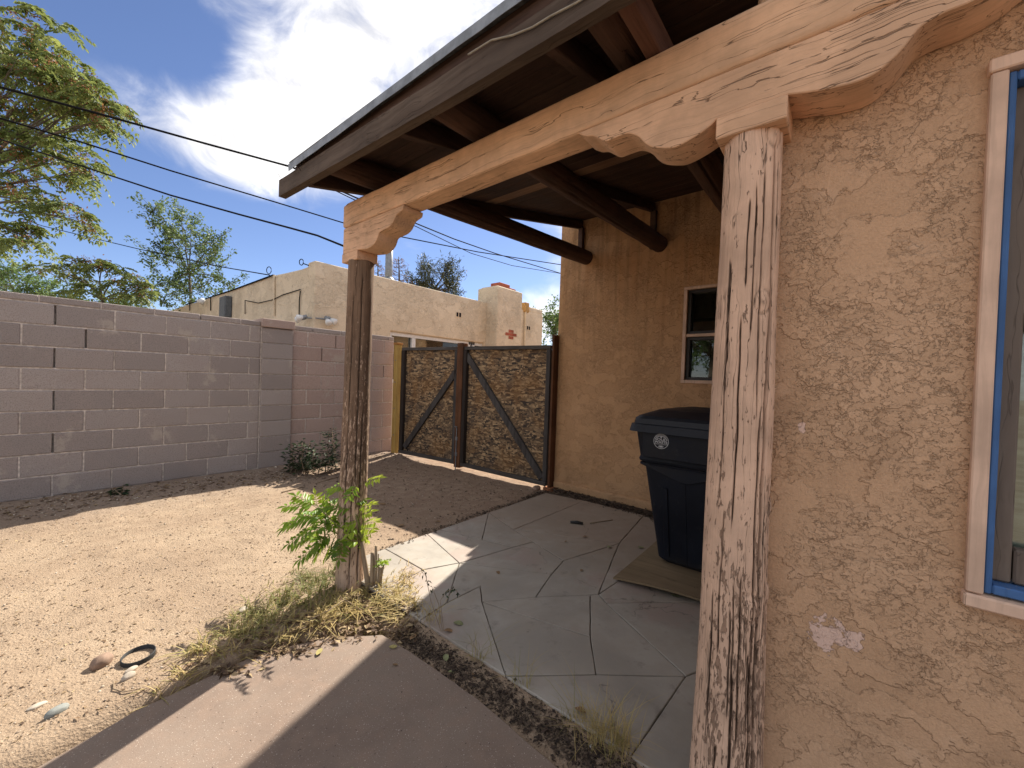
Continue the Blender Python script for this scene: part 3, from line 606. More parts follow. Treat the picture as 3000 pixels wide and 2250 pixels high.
# roof: planks on rafters, stub posts at the wall
def zd(x): return 2.462+.228*(x-.96)
ROT = math.atan(.228); YR0, YR1 = .245, 2.47
for i, yr in enumerate((2.41, 1.57, .78)):
    MB().box(0, (XW-1.02)/math.cos(ROT), yr-.02, yr+.02, -.092, -.004, .003, 1, Matrix.Translation((1.02, 0, zd(1.02))) @ Matrix.Rotation(-ROT, 4, 'Y')).build('rafter', M_DARKX, porch)
    yv = vy[i][1]; MB().box(XW-.055, XW-.002, yr-.045, yr+.01, 2.70, zd(XW)-.095, .003).build('stub_post', M_DARK, porch)
MB().box(1.0, 1.62, .475, .525, 2.36, 2.455, .004).build('side_rafter', M_REDX, porch)
npl = 21; xs = np.linspace(.985, XW-.002, npl+1)
xp = None
d_ = ray(1482, 580); t_ = (2.462-.228*.96-EYE.z+.0)/(d_.z-.228*d_.x) if abs(d_.z-.228*d_.x) > 1e-6 else 1; xp = (EYE+d_*t_).x
for i in range(npl):
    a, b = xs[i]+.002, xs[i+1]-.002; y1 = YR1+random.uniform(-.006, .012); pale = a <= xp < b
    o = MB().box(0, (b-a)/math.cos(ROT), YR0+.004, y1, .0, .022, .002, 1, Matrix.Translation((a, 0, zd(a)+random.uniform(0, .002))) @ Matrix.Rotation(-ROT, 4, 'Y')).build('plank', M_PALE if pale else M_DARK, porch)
MB().box(0, (XW-.955)/math.cos(ROT), YR0+.004, YR1-.01, .026, .04, .002, 1, Matrix.Translation((.955, 0, zd(.955))) @ Matrix.Rotation(-ROT, 4, 'Y')).build('roofing', M_ROOF, porch)
# fascia board, sub fascia, drip edge
def fz(y): return np.interp(y, [.2, 1.1, 2.62], [2.306, 2.312, 2.352])
b = bmesh.new(); ys = np.linspace(.25, 2.625, 120); prev = None
for y in ys:
    z = float(fz(y)); w = .002*pn(y*7, 1., 2.); hh = .098+.006*float(pn(y*3, 4., 1.)); nb = .008*max(0, float(pn(y*11, 9., 3.))-.25)
    rg = [b.verts.new(v) for v in ((.958+w, y, z+nb), (.998, y, z+nb*.5), (.998, y, z+hh), (.958+w, y, z+hh))]
    if prev:
        for k_ in range(4): b.faces.new((prev[k_], prev[(k_+1) % 4], rg[(k_+1) % 4], rg[k_]))
    else: b.faces.new(rg)
    prev = rg
b.faces.new(prev[::-1]); bmesh.ops.recalc_face_normals(b, faces=b.faces[:]); me = bpy.data.meshes.new('fascia'); b.to_mesh(me); b.free(); link('fascia', me, M_FASC, porch)
MB().box(.972, .998, .25, 2.46, 2.415, 2.462, .002).build('fascia_backing', M_DARK, porch)
b = bmesh.new(); prev = None
for i, y in enumerate(np.linspace(.25, 2.452, 60)):
    w = .004*float(pn(y*5, 2., 8.)); zt = 2.500-.018*(y-.25)/2.2; lip = .036+.008*float(pn(y*6, 5., 2.))
    rg = [b.verts.new(v) for v in ((.942+w, y, zt-lip), (.94+w*.4, y, zt), (1.06, y, zt+.03), (1.06, y, zt+.028), (.942+w*.4, y, zt-.002), (.944+w, y, zt-lip))]
    if prev:
        for k_ in range(6): b.faces.new((prev[k_], prev[(k_+1) % 6], rg[(k_+1) % 6], rg[k_]))
    else: b.faces.new(rg)
    prev = rg
b.faces.new(prev[::-1]); bmesh.ops.recalc_face_normals(b, faces=b.faces[:]); me = bpy.data.meshes.new('drip_edge'); b.to_mesh(me); b.free(); link('drip_edge', me, M_GALV, porch)
# thin pale wire stapled along the fascia, and nails
wp = []
for px, py in ((1372, 160), (1440, 118), (1500, 104), (1560, 80), (1612, 48), (1690, 8), (1760, -40)): q = onax(px, py, 0, .952); wp.append(q)
MB().tube(wp, .0035, 6).build('pale_wire', plain('pale_wire', (.30, .27, .21), .7), porch, True)
for px, py in ((822, 522), (886, 484), (880, 500)):
    q = onax(px, py, 0, .957); MB().tube([q, q+Vector((-.012, .004, .022))], .0012, 5).build('nail', M_CABLE, porch)
# ================================================================== BLOCK WALL
YWF = 5.80; Z0 = .045; CH = .2035; BL = .4064
bw = empty('block_wall', (1.0, 5.9, 0), 'grey cinder block yard wall with a capped pillar and a pinkish end section', 'wall')
def blockmeshes(L, H, T, k, bev=.006):
    out = []
    for i in range(k):
        b = bmesh.new(); bmesh.ops.create_cube(b, size=1); bmesh.ops.scale(b, vec=(L, T, H), verts=b.verts)
        bmesh.ops.bevel(b, geom=b.edges[:], offset=bev, segments=1, affect='EDGES', profile=.5)
        for v in b.verts: v.co += Vector((random.uniform(-1, 1)*.0018, random.uniform(-1, 1)*.0018, random.uniform(-1, 1)*.0022))
        me = bpy.data.meshes.new('block'); b.to_mesh(me); b.free(); out.append(me)
    return out
_bm = {}
def block(name, L, H, T, x, y, z, mat):
    key = (round(L, 3), round(H, 3), round(T, 3), mat.name)
    if key not in _bm:
        _bm[key] = blockmeshes(L, H, T, 5)
        for me in _bm[key]: me.materials.append(mat)
    o = bpy.data.objects.new(name, random.choice(_bm[key])); COL.objects.link(o); o.location = (x, y, z); o.rotation_euler = (random.uniform(-1, 1)*.004, random.uniform(-1, 1)*.004, random.uniform(-1, 1)*.006); par(o, bw)
core = MB().box(-3.2, 1.955, YWF+.055, YWF+.18, -.1, 1.90).box(2.345, 3.955, YWF+.075, YWF+.20, -.1, 1.90).build('mortar_core', M_MORT, bw)
open_v = []
JX = .202
def course_row(x0, x1, jx, z, H, yf, mat, name='block', vprob=.8, T=.18):
    xs = [x0]+[j for j in np.arange(jx-12*BL, x1, BL) if x0+.03 < j < x1-.03]+[x1]
    mv = MB(); have = False
    for a, b in zip(xs, xs[1:]):
        g = .0055
        block(name, round(b-a-2*g, 3), H-.013, T, (a+b)/2, yf+T/2+random.uniform(-.002, .002), z+H/2, mat)
        if b < x1 and random.random() < vprob:
            mv.box(b-.0065, b+.0065, yf+random.uniform(.005, .011), yf+.08, z+.004, z+H-.004); have = True
    if have: mv.build('head_joint', M_MORT, bw)
    else: mv.b.free()
    MB().box(x0, x1, yf+.009, yf+.082, z-.0085, z+.0085).build('bed_joint', M_MORT, bw)
for k in range(9):
    z = Z0+k*CH; off = 0 if k % 2 == 0 else BL/2
    course_row(-3.2, 1.955, JX+off, z, CH, YWF, M_BLOCK)
    course_row(2.345, 3.955, 2.55+off, z, CH, YWF+.02, M_BLOCKP, 'block', .85)
    block('pillar_block', .376, CH-.010, .36, 2.150, YWF+.155, z+CH/2, M_BLOCK)
course_row(-3.2, 1.955, .10, Z0+9*CH, .075, YWF, M_BLOCK, 'cap_block', .5, .19)
course_row(2.345, 3.955, 2.62, Z0+9*CH, .075, YWF+.02, M_BLOCK, 'cap_block', .6, .19)
block('pillar_cap', .40, .105, .40, 2.150, YWF+.15, Z0+9*CH+.055, M_BLOCKP)
MB().box(1.966, 2.334, YWF-.012, YWF+.30, -.1, Z0+9*CH-.004).build('pillar_core', M_MORT, bw)
MB().box(1.952, 1.972, YWF+.004, YWF+.10, -.05, Z0+9*CH).build('head_joint', M_MORT, bw)
MB().box(2.328, 2.348, YWF+.012, YWF+.12, -.05, Z0+9*CH).build('head_joint', M_MORT, bw)
MB().box(-3.2, 3.94, YWF-.05, YWF+.22, -.12, Z0-.012, .02, 2).build('footing', plain('old_concrete', (.30, .25, .21), .95, .1, 0, .4, 12), bw)

# ================================================================== GATE
def mat_osb():
    k = NT('weathered_strand_board', .85, .2); o = k.obj(); v = k.vadd(o, k.noise(o, 9, 2, .5, 0, True), .03)
    big = k.noise(o, 2.2, 4, .6); x, y, z = k.sep(o); col = None; h = None
    for i, (rot, sx, sz) in enumerate(((8, 9, 38), (-28, 10, 42), (34, 9, 40), (-8, 13, 50))):
        mpv = k.map(v, (sx, 1, sz), (i*3.3, 0, i*1.7), (0, R(rot), 0)); r = k.sep(k.vor(mpv, 1.0, 'F1', 'Color'))[0]; d = k.vor(mpv, 1.0, 'F1', 'Distance')
        c = k.mix(k.mr(r, .1, .55), (.05, .04, .034), (.21, .135, .075)); c = k.mix(k.mr(r, .55, .95), c, (.50, .345, .19))
        g = k.noise(k.map(mpv, (.6, 1, 5)), 1, 3, .6); c = k.mix(k.mr(g, .4, .7, 0, .45), c, (.075, .058, .046))
        if col is None: col, h = c, r
        else:
            m_ = k.mr(k.noise(k.map(o, (1, 1, 1), (i*7.1, 0, i*2.3)), 13, 2, .5), .47, .53); col = k.mix(m_, col, c); h = k.ma('ADD', k.ma('MULTIPLY', h, .7), k.ma('MULTIPLY', k.ma('MULTIPLY', r, m_), .6))
    col = k.mix(k.mr(big, .42, .66, 0, .55), col, (.33, .17, .06), 'MULTIPLY') if False else k.mix(k.mr(big, .45, .66, 0, .38), col, (.30, .145, .045))
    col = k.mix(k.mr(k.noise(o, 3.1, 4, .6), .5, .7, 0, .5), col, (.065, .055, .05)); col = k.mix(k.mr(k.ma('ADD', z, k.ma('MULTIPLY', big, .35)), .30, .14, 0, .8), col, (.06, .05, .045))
    return k.done(col, k.bump(h, .6, .004))
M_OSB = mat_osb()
M_DKPOST = m_wood('dark_creosoted_stile', (.030, .024, .021), (.06, .05, .043), (.04, .025, .018), 2, .8, .9, None, 0, True, .6)
def gate_leaf(pxl, pxr, xl, xr, ztl, ztr, zbl, zbr, brace, label, stileL, stileR):
    A = onax(pxl, 1200, 0, xl); B = onax(pxr, 1200, 0, xr); A.z = B.z = 0
    L = (B-A).length; u = (B-A).normalized(); ang = math.atan2(u.y, u.x)
    e = empty('gate', A, label, 'gate'); bpy.context.view_layer.update()
    Mx = Matrix.Translation(A) @ Matrix.Rotation(ang, 4, 'Z')
    def loc(mb, nm, mt):
        o = mb.build(nm, mt); o.matrix_world = Mx; return par(o, e)
    # local x runs along the leaf, local -y faces the yard (towards the camera)
    zt = lambda x: ztl+(ztr-ztl)*x/L; zb = lambda x: zbl+(zbr-zbl)*x/L
    def slab(x0, z0a, z0b, x1, z1a, z1b, y0, y1, nm, mt):
        m = MB(); m.prism([(x0, z0a), (x1, z1a), (x1, z1b), (x0, z0b)], 1, y0, y1, .003); return loc(m, nm, mt)
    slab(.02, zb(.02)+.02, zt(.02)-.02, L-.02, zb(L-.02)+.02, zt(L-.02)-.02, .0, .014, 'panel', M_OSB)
    slab(.0, zt(0)-.046, zt(0), L, zt(L)-.046, zt(L), -.044, -.002, 'top_rail', M_GREYH)
    slab(.0, zb(0), zb(0)+.046, L, zb(L), zb(L)+.046, -.058, -.002, 'bottom_rail', M_GREYH)
    for x0, wd_, mt, y0 in (stileL, stileR):
        slab(x0, zb(x0)+.048, zt(x0)-.048, x0+wd_, zb(x0+wd_)+.048, zt(x0+wd_)-.048, y0, -.002, 'stile', mt)
    (bx0, bz0_), (bx1, bz1_) = brace; d = Vector((bx1-bx0, bz1_-bz0_)).normalized(); n = Vector((-d.y, d.x))*.043
    m = MB(); m.prism([(bx0-n.x, bz0_-n.y), (bx1-n.x, bz1_-n.y), (bx1+n.x, bz1_+n.y), (bx0+n.x, bz0_+n.y)], 1, -.040, -.003, .003); loc(m, 'brace', M_GREYW)
    return e, Mx, L, loc
Lw = (onax(1346, 1200, 0, 4.0)-onax(1182, 1200, 0, 3.90)).length
g1 = gate_leaf(1178, 1346, 3.90, 4.0, 1.755, 1.75, .07, .07, ((.11, .17), (Lw-.01, 1.42)), 'left gate leaf of strand board with a brace rising towards the middle post', (.0, .075, M_DKPOST, -.05), (Lw-.06, .05, M_GREYW, -.04))
Lw2 = (onax(1612, 1200, 0, 4.035)-onax(1355, 1200, 0, 4.005)).length
g2 = gate_leaf(1355, 1612, 4.005, 4.035, 1.75, 1.735, .06, .05, ((.075, 1.63), (Lw2-.075, .13)), 'right gate leaf of strand board with a brace falling towards the stucco wall', (.0, .10, M_DKPOST, -.06), (Lw2-.055, .055, M_GREYW, -.05))
# meeting post with drop bolt
e, Mx, L, loc = g1
m = MB().box(L-.012, L+.095, -.075, .03, .035, 1.80, .004); loc(m, 'meeting_post', M_REDPOST)
m = MB().tube([(L+.035, -.085, -.02), (L+.035, -.085, .62)], .007, 6).tube([(L+.035, -.085, .6), (L+.035, -.12, .62)], .007, 6); loc(m, 'drop_bolt', M_STEEL)
for zg in (.20, .42): m = MB().box(L+.018, L+.052, -.088, -.076, zg, zg+.05); loc(m, 'bolt_guide', M_STEEL)
q = onax(1161, 1200, 0, 3.86)
gp = empty('gate_post', (q.x, q.y, 0), 'new yellow pine gate post at the end of the block wall', 'post')
MB().box(q.x-.045, q.x+.045, q.y-.045, q.y+.045, -.05, 1.80, .004).build('shaft', M_YELLOW, gp)
MB().box(q.x-.055, q.x+.055, q.y-.055, q.y+.055, 1.801, 1.835, .004).build('cap', m_wood('orange_pine_cap', (.36, .17, .05), (.42, .22, .08), (.3, .14, .05), 1, .6), gp)
for z in (.35, .78, 1.2, 1.55):
    MB().tube([(q.x-.046, q.y-.012, z), (q.x-.056, q.y-.013, z)], .009, 8).build('bolt_head', M_STEEL, gp)
q = onax(1628, 1200, 0, 4.05)
gp = empty('gate_post', (q.x, q.y, 0), 'dark red brown gate post against the stucco wall corner', 'post')
MB().box(q.x-.04, 4.117, 2.66, q.y+.06, .0, 1.86, .004).build('shaft', M_REDPOST, gp)
MB().box(q.x-.07, q.x+.06, q.y-.03, q.y+.10, -.03, .035, .006).build('footing_brick', plain('brick_orange', (.36, .15, .07), .9, .1), gp)

# ================================================================== CREAM HOUSE NEXT DOOR
YH = 7.3
def H(px, py, y=YH): return onax(px, py, 1, y)
nh = empty('neighbour_house', (6, 9, 0), 'cream stucco house with brick flues beyond the block wall', 'house')
c0 = H(922, 772); cx0, cz0 = c0.x, c0.z
w0, w1 = H(1145, 968), H(1396, 1000); s0, s1 = H(1378, 995), H(1418, 1003)
topf = H(1445, 886).z; ch0, ch1 = H(1462, 850, YH-.4), H(1532, 862, YH-.4)
xe = H(1530, 905).x+.1
wz = (w0.z+w1.z)/2-.02
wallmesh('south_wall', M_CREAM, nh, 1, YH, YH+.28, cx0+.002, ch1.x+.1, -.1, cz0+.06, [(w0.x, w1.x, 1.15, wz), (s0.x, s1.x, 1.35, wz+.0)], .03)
# west wall falls away in steps to the back; its top outline follows the roof line
wl_ = [onax(px, py, 0, cx0) for px, py in ((922, 772), (880, 788), (830, 800), (790, 808), (740, 824), (690, 842), (640, 862), (590, 880), (545, 893))]
yb = wl_[-1].y
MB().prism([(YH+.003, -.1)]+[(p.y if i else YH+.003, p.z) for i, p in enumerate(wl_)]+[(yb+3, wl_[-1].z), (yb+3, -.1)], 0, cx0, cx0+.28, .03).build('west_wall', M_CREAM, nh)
MB().box(cx0+.25, ch1.x, YH+.25, YH+7, 2.85, 2.92).build('flat_roof', M_ROOF, nh)
# chimney breast, shoulder wing, flues
chz = H(1480, 842, YH-.4).z
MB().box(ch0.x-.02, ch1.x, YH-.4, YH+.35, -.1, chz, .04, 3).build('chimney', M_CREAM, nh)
M_CLAY = plain('red_clay_flue', (.34, .10, .06), .85, .2, 0, .3, 6)
fl0, fl1 = H(1465, 826, YH-.2), H(1495, 826, YH-.2); fl2, fl3 = H(1497, 842, YH-.1), H(1516, 842, YH-.1)
for nm, a, b, y in (('flue', fl0, fl1, YH-.2), ('flue', fl2, fl3, YH-.05)):
    MB().box(a.x, b.x, y, y+.34, chz-.02, a.z, .012).build(nm, M_CLAY, nh)
MB().box(ch0.x+.05, ch1.x-.05, YH-.30, YH+.28, chz, chz+.03, .01).build('chimney_wash', M_CREAM, nh)
wgz = H(1575, 912).z; wgx = H(1594, 905).x
MB().box(ch1.x+.10, wgx, YH+.02, YH+3.5, -.1, wgz-.05, .05, 3).build('wing_wall', M_CREAM, nh)
a = H(1553, 900); MB().box(a.x, wgx-.02, YH+.02, YH+.4, wgz-.1, wgz+.09, .06, 3).build('wing_parapet', M_CREAM, nh)
a = H(1535, 905); MB().box(a.x, a.x+.18, YH-.06, YH+.2, wgz-.12, wgz+.16, .01).build('rain_spout', plain('ochre_tin', (.42, .25, .09), .8), nh)
a = H(1533, 960); MB().tube([(a.x+.05, YH-.03, .3), (a.x+.05, YH-.03, wgz)], .03, 8).build('downpipe', M_CREAM, nh)
M_WHITE = plain('white_frame', (.68, .68, .66), .6, .3, 0, .08)
M_NSCR = plain('grey_window_screen', (.16, .16, .165), .9, .1, 0, .5, 3)
def nwin(x0, x1, z0, z1, mull, label):
    w_ = MB().box(x0, x1, YH+.13, YH+.14, z0, z1).build('window', M_GLASS, nh); w_['label'] = label
    MB().box(x0-.0, x1, YH+.20, YH+.205, z0, z1).build('screen', M_NSCR, w_)
    for (a, b, c, d) in ((x0, x0+.07, z0, z1), (x1-.07, x1, z0, z1), (x0+.071, x1-.071, z1-.08, z1), (x0+.071, x1-.071, z0, z0+.07)):
        MB().box(a, b, YH+.06, YH+.125, c, d, .006).build('frame', M_WHITE, w_)
    for mx_ in mull: MB().box(mx_-.05, mx_+.05, YH+.065, YH+.128, z0+.071, z1-.081, .006).build('mullion', M_WHITE, w_)
nwin(w0.x, w1.x, 1.15, wz, [(H(1218, 990).x)], 'wide white framed slider'); nwin(s0.x, s1.x, 1.35, wz, [], 'small white framed window')
# pairs of vent blocks
M_BLK = plain('vent_dark', (.015, .012, .012), .9, .1)
for (px, py, y) in ((1343, 922, YH), (1547, 961, YH+.02)):
    a = H(px, py, y); v_ = MB().box(a.x-.10, a.x+.10, y-.012, y+.02, a.z-.075, a.z+.075, .006).build('vent_block', M_CREAM, nh)
    for s_ in (-1, 1): MB().box(a.x+s_*.045-.03, a.x+s_*.045+.03, y-.016, y-.008, a.z-.05, a.z+.05).build('vent_hole', M_BLK, v_)
# brick cross set in the chimney
yc = YH-.4; a = H(1497, 980, yc); bwd = .13
for (dx, dz, w_, h_) in ((0, .085, .20, .075), (-.13, .0, .20, .075), (.13, .0, .20, .075), (0, -.085, .20, .075), (-.0, .0, .05, .07)):
    MB().box(a.x+dx-w_/2, a.x+dx+w_/2, yc-.012, yc+.02, a.z+dz-h_/2, a.z+dz+h_/2, .004).build('brick', M_CLAY, nh)
# roof vent pipe on its curb
a = H(1138, 822, YH+1.2); MB().tube([(a.x, YH+1.2, a.z-.4), (a.x, YH+1.2, H(1138, 690, YH+1.2).z)], .085, 14).build('vent_pipe', M_STEEL, nh, True)
MB().tube([(a.x, YH+1.2, 2.8), (a.x, YH+1.2, a.z-.16), (a.x, YH+1.2, a.z-.05)], [.42, .42, .30], 18).build('pipe_curb', M_CREAM, nh, True)
MB().tube([(a.x, YH+1.2, a.z-.06), (a.x, YH+1.2, a.z+.08)], [.20, .095], 14).build('pipe_flashing', M_STEEL, nh, True)
# west wall fittings: flood lamps on an arm, meter box, wires, knob insulators
M_LAMP = plain('clear_lamp_glass', (.70, .70, .68), .25, .5, 0, .1)
def Wp(px, py, off=0): return onax(px, py, 0, cx0-off)
a, b = Wp(893, 930, .05), H(972, 936, YH-.05)
arm = MB().tube([Wp(893, 931, .06), Wp(912, 932, .06)], .014, 8).tube([H(925, 932, YH-.06), H(962, 936, YH-.06)], .014, 8).build('lamp_arm', M_STEEL, nh)
for (p0, p1) in ((Wp(893, 928, .08), Wp(880, 930, .14)), (Wp(888, 932, .1), Wp(873, 936, .16)), (H(957, 934, YH-.08), H(962, 944, YH-.14)), (H(966, 934, YH-.08), H(978, 941, YH-.14))):
    d = (p1-p0); d.normalize(); MB().tube([p0-d*.04, p0+d*.02], .034, 10).build('lamp_socket', M_STEEL, arm)
    MB().tube([p0+d*.02, p0+d*.06, p0+d*.12, p0+d*.135], [.03, .048, .06, .035], 12).build('flood_bulb', M_LAMP, arm, True)
a = Wp(658, 895, .1); MB().box(a.x-.06, a.x+.1, a.y-.22, a.y+.22, a.z-.30, a.z+.22, .02).build('meter_box', plain('meter_grey', (.11, .12, .13), .6), nh)
MB().tube([(a.x+.02, a.y, 1.0), (a.x+.02, a.y, a.z-.28)], .06, 10).build('meter_conduit', M_STEEL, nh)
for pth, rr in (((( 545, 892), (600, 876), (680, 850), (740, 828), (800, 806)), .016), (((718, 920), (718, 880), (757, 888), (800, 878), (828, 864), (880, 848)), .009), (((803, 925), (803, 865), (803, 805)), .02), (((876, 940), (877, 880), (880, 852)), .010), (((617, 910), (617, 870)), .012), (((556, 910), (556, 888)), .012)):
    MB().tube([Wp(x, y, .025) for x, y in pth], rr, 6).build('wall_wire', M_CREAM if rr > .015 and pth[0][0] != 545 else M_CABLE, nh)
for ctr, rad in (((788, 792), 7), ((883, 768), 6)):
    MB().tube([Wp(ctr[0]+rad*math.cos(t), ctr[1]+rad*1.5*math.sin(t), .05) for t in np.linspace(0, 6, 12)], .008, 5).build('wire_loop', M_CABLE, nh)
MB().tube([Wp(888, 772, .04), Wp(905, 778, .0)], .01, 5).build('wire_loop', M_CABLE, nh)
a = Wp(597, 876, .08); MB().tube([a, a+Vector((-.08, 0, -.12))], [.05, .10], 10).build('eave_lamp', M_LAMP, nh, True)

# ================================================================== OVERHEAD CABLES
def cable(pts, rad, label, name='overhead_cable', sag=0):
    P = []
    for i in range(len(pts)-1):
        a, b = pts[i], pts[i+1]
        for t in np.linspace(0, 1, 14)[:-1]: P.append(Vector(a).lerp(Vector(b), t))
    P.append(Vector(pts[-1])); tag(MB().tube(P, rad, 6).build(name, M_CABLE, None, True), label, 'cable', 'overhead cables')
ra = Vector((1.10, 2.40, zd(1.10)+.09))
def CD(lst): return [DP(px, py, d) for px, py, d in lst]
cable(CD([(-300, 172, 4.2), (0, 255, 4.6), (300, 336, 5.0), (600, 420, 5.4), (857, 490, 5.8)])+[DP(905, 515, 6.0), DP(950, 538, 6.4), DP(1052, 583, 7.2), DP(1220, 655, 9), DP(1330, 700, 10.5), DP(1450, 742, 12), DP(1640, 800, 15), DP(1900, 865, 22)], .0135, 'thick black overhead cable passing behind the porch roof corner')
cable([DP(905, 519, 6.1)]+CD([(946, 541, 6.4), (1048, 590, 7.2), (1220, 664, 9), (1380, 742, 11), (1500, 778, 13), (1640, 801, 15), (1900, 850, 22)]), .009, 'thin black overhead cable crossing under the first roof log')
cable(CD([(-300, 262, 4.6), (0, 346, 5), (250, 420, 5.6), (500, 500, 6.3), (800, 590, 7.2), (1003, 652, 8), (1177, 694, 8.8), (1400, 738, 10.2), (1640, 775, 12), (1900, 800, 15)]), .0115, 'black overhead cable passing behind the carved beam end')
cable(CD([(-300, 318, 4.0), (0, 408, 3.9), (250, 490, 3.7), (500, 572, 3.4), (700, 628, 3.15), (850, 668, 2.95), (930, 690, 2.85)])+[Vector((1.31, 2.418, 2.10))], .0068, 'twisted service cable fixed to the end of the porch beam')
cable([DP(60, 640, 13), DP(125, 662, 12.5), DP(400, 728, 11), DP(650, 782, 9.8), Wp(790, 806, .04)], .011, 'thin cable running from the trees to the cream house parapet')
# ================================================================== FOLIAGE
class Leaves:
    def __init__(s): s.V = []; s.T = []
    def add(s, base, dirv, nrm, ln, wd, tint, fold=.18, tipw=.45):
        """arrays (n,3),(n,3),(n,3),(n,),(n,),(n,): folded lozenge leaves"""
        dirv = dirv/np.linalg.norm(dirv, axis=1)[:, None]; sd = np.cross(dirv, nrm); sd /= (np.linalg.norm(sd, axis=1)[:, None]+1e-9); up = np.cross(sd, dirv)
        L = ln[:, None]; Wd = wd[:, None]
        m = base+dirv*L*tipw; v = np.stack([base, m+sd*Wd*.5+up*Wd*fold, base+dirv*L-up*L*.08, m-sd*Wd*.5+up*Wd*fold], 1)
        s.V.append(v); s.T.append(np.repeat(tint, 4))
    def frond(s, base, d, length, pairs, ll, lw, droop, tint, up=(0, 0, 1), spread=1.0):
        d = np.array(d, float); d /= np.linalg.norm(d); up = np.array(up, float); side = np.cross(d, up); side /= (np.linalg.norm(side)+1e-9); nn = np.cross(side, d)
        t = np.linspace(.22, 1, pairs); pos = np.array(base)+np.outer(t*length, d)+np.outer(t**2*droop*length, (0, 0, -1))
        tan = d+np.outer(2*t*droop, (0, 0, -1)); tan /= np.linalg.norm(tan, axis=1)[:, None]
        for sg in (-1, 1):
            dv = side*sg*spread+tan*.45+rng.normal(0, .12, (pairs, 3))+np.array((0, 0, -.35*droop-.12))
            s.add(pos, dv, np.tile(nn, (pairs, 1))+rng.normal(0, .25, (pairs, 3)), ll*(1.05-.45*np.abs(t-.5))*rng.uniform(.85, 1.15, pairs), lw*rng.uniform(.85, 1.15, pairs), np.clip(tint+rng.normal(0, .10, pairs), 0, 1))
        s.add(pos[-1:], tan[-1:], nn[None], np.array([ll]), np.array([lw]), np.array([tint]))
        return pos
    def mesh(s, name):
        V = np.concatenate(s.V).reshape(-1, 3); T = np.concatenate(s.T); n = len(V)//4; b = np.arange(n)[:, None]*4
        return npmesh(name, V, np.concatenate([b+[0, 1, 2], b+[0, 2, 3]]), False, {'tint': T})
M_AIL = m_leaf('ailanthus_leaf', (.06, .10, .03), (.145, .20, .055), (.32, .34, .10), .42)
M_SEED = m_leaf('seed_cluster', (.16, .06, .03), (.30, .13, .06), (.42, .22, .10), .3)
M_ELM = m_leaf('elm_leaf', (.045, .085, .03), (.095, .16, .05), (.21, .27, .10), .35)
M_PALEG = m_leaf('pale_green_leaf', (.045, .085, .028), (.10, .17, .05), (.20, .28, .09), .35)
M_PINE = m_leaf('pine_needle', (.022, .035, .017), (.055, .07, .033), (.13, .13, .06), .2)
M_SAP = m_leaf('sapling_leaf', (.05, .11, .012), (.18, .32, .03), (.48, .56, .06), .45, .4)
M_BUSH = m_leaf('dark_bush_leaf', (.018, .034, .016), (.035, .062, .026), (.07, .11, .045), .2)
M_DRYN = m_leaf('dead_needles', (.13, .07, .045), (.22, .13, .09), (.30, .2, .14), .2)
M_BARK = m_wood('tree_bark', (.10, .08, .062), (.18, .15, .12), (.08, .065, .05), 2, .4, .9, None, 0, False, .6)
def limb(mb, a, b, r0, r1, wob=.08, n=7):
    a, b = Vector(a), Vector(b); L = (b-a).length; o1 = random.uniform(0, 50)
    P = [a.lerp(b, t)+Vector((float(pn(t*3, o1, 1.)), float(pn(t*3, o1, 5.)), float(pn(t*3, o1, 9.))))*wob*L*math.sin(math.pi*t) for t in np.linspace(0, 1, n)]
    mb.tube(P, [r0+(r1-r0)*i/(n-1) for i in range(n)], 6); return P
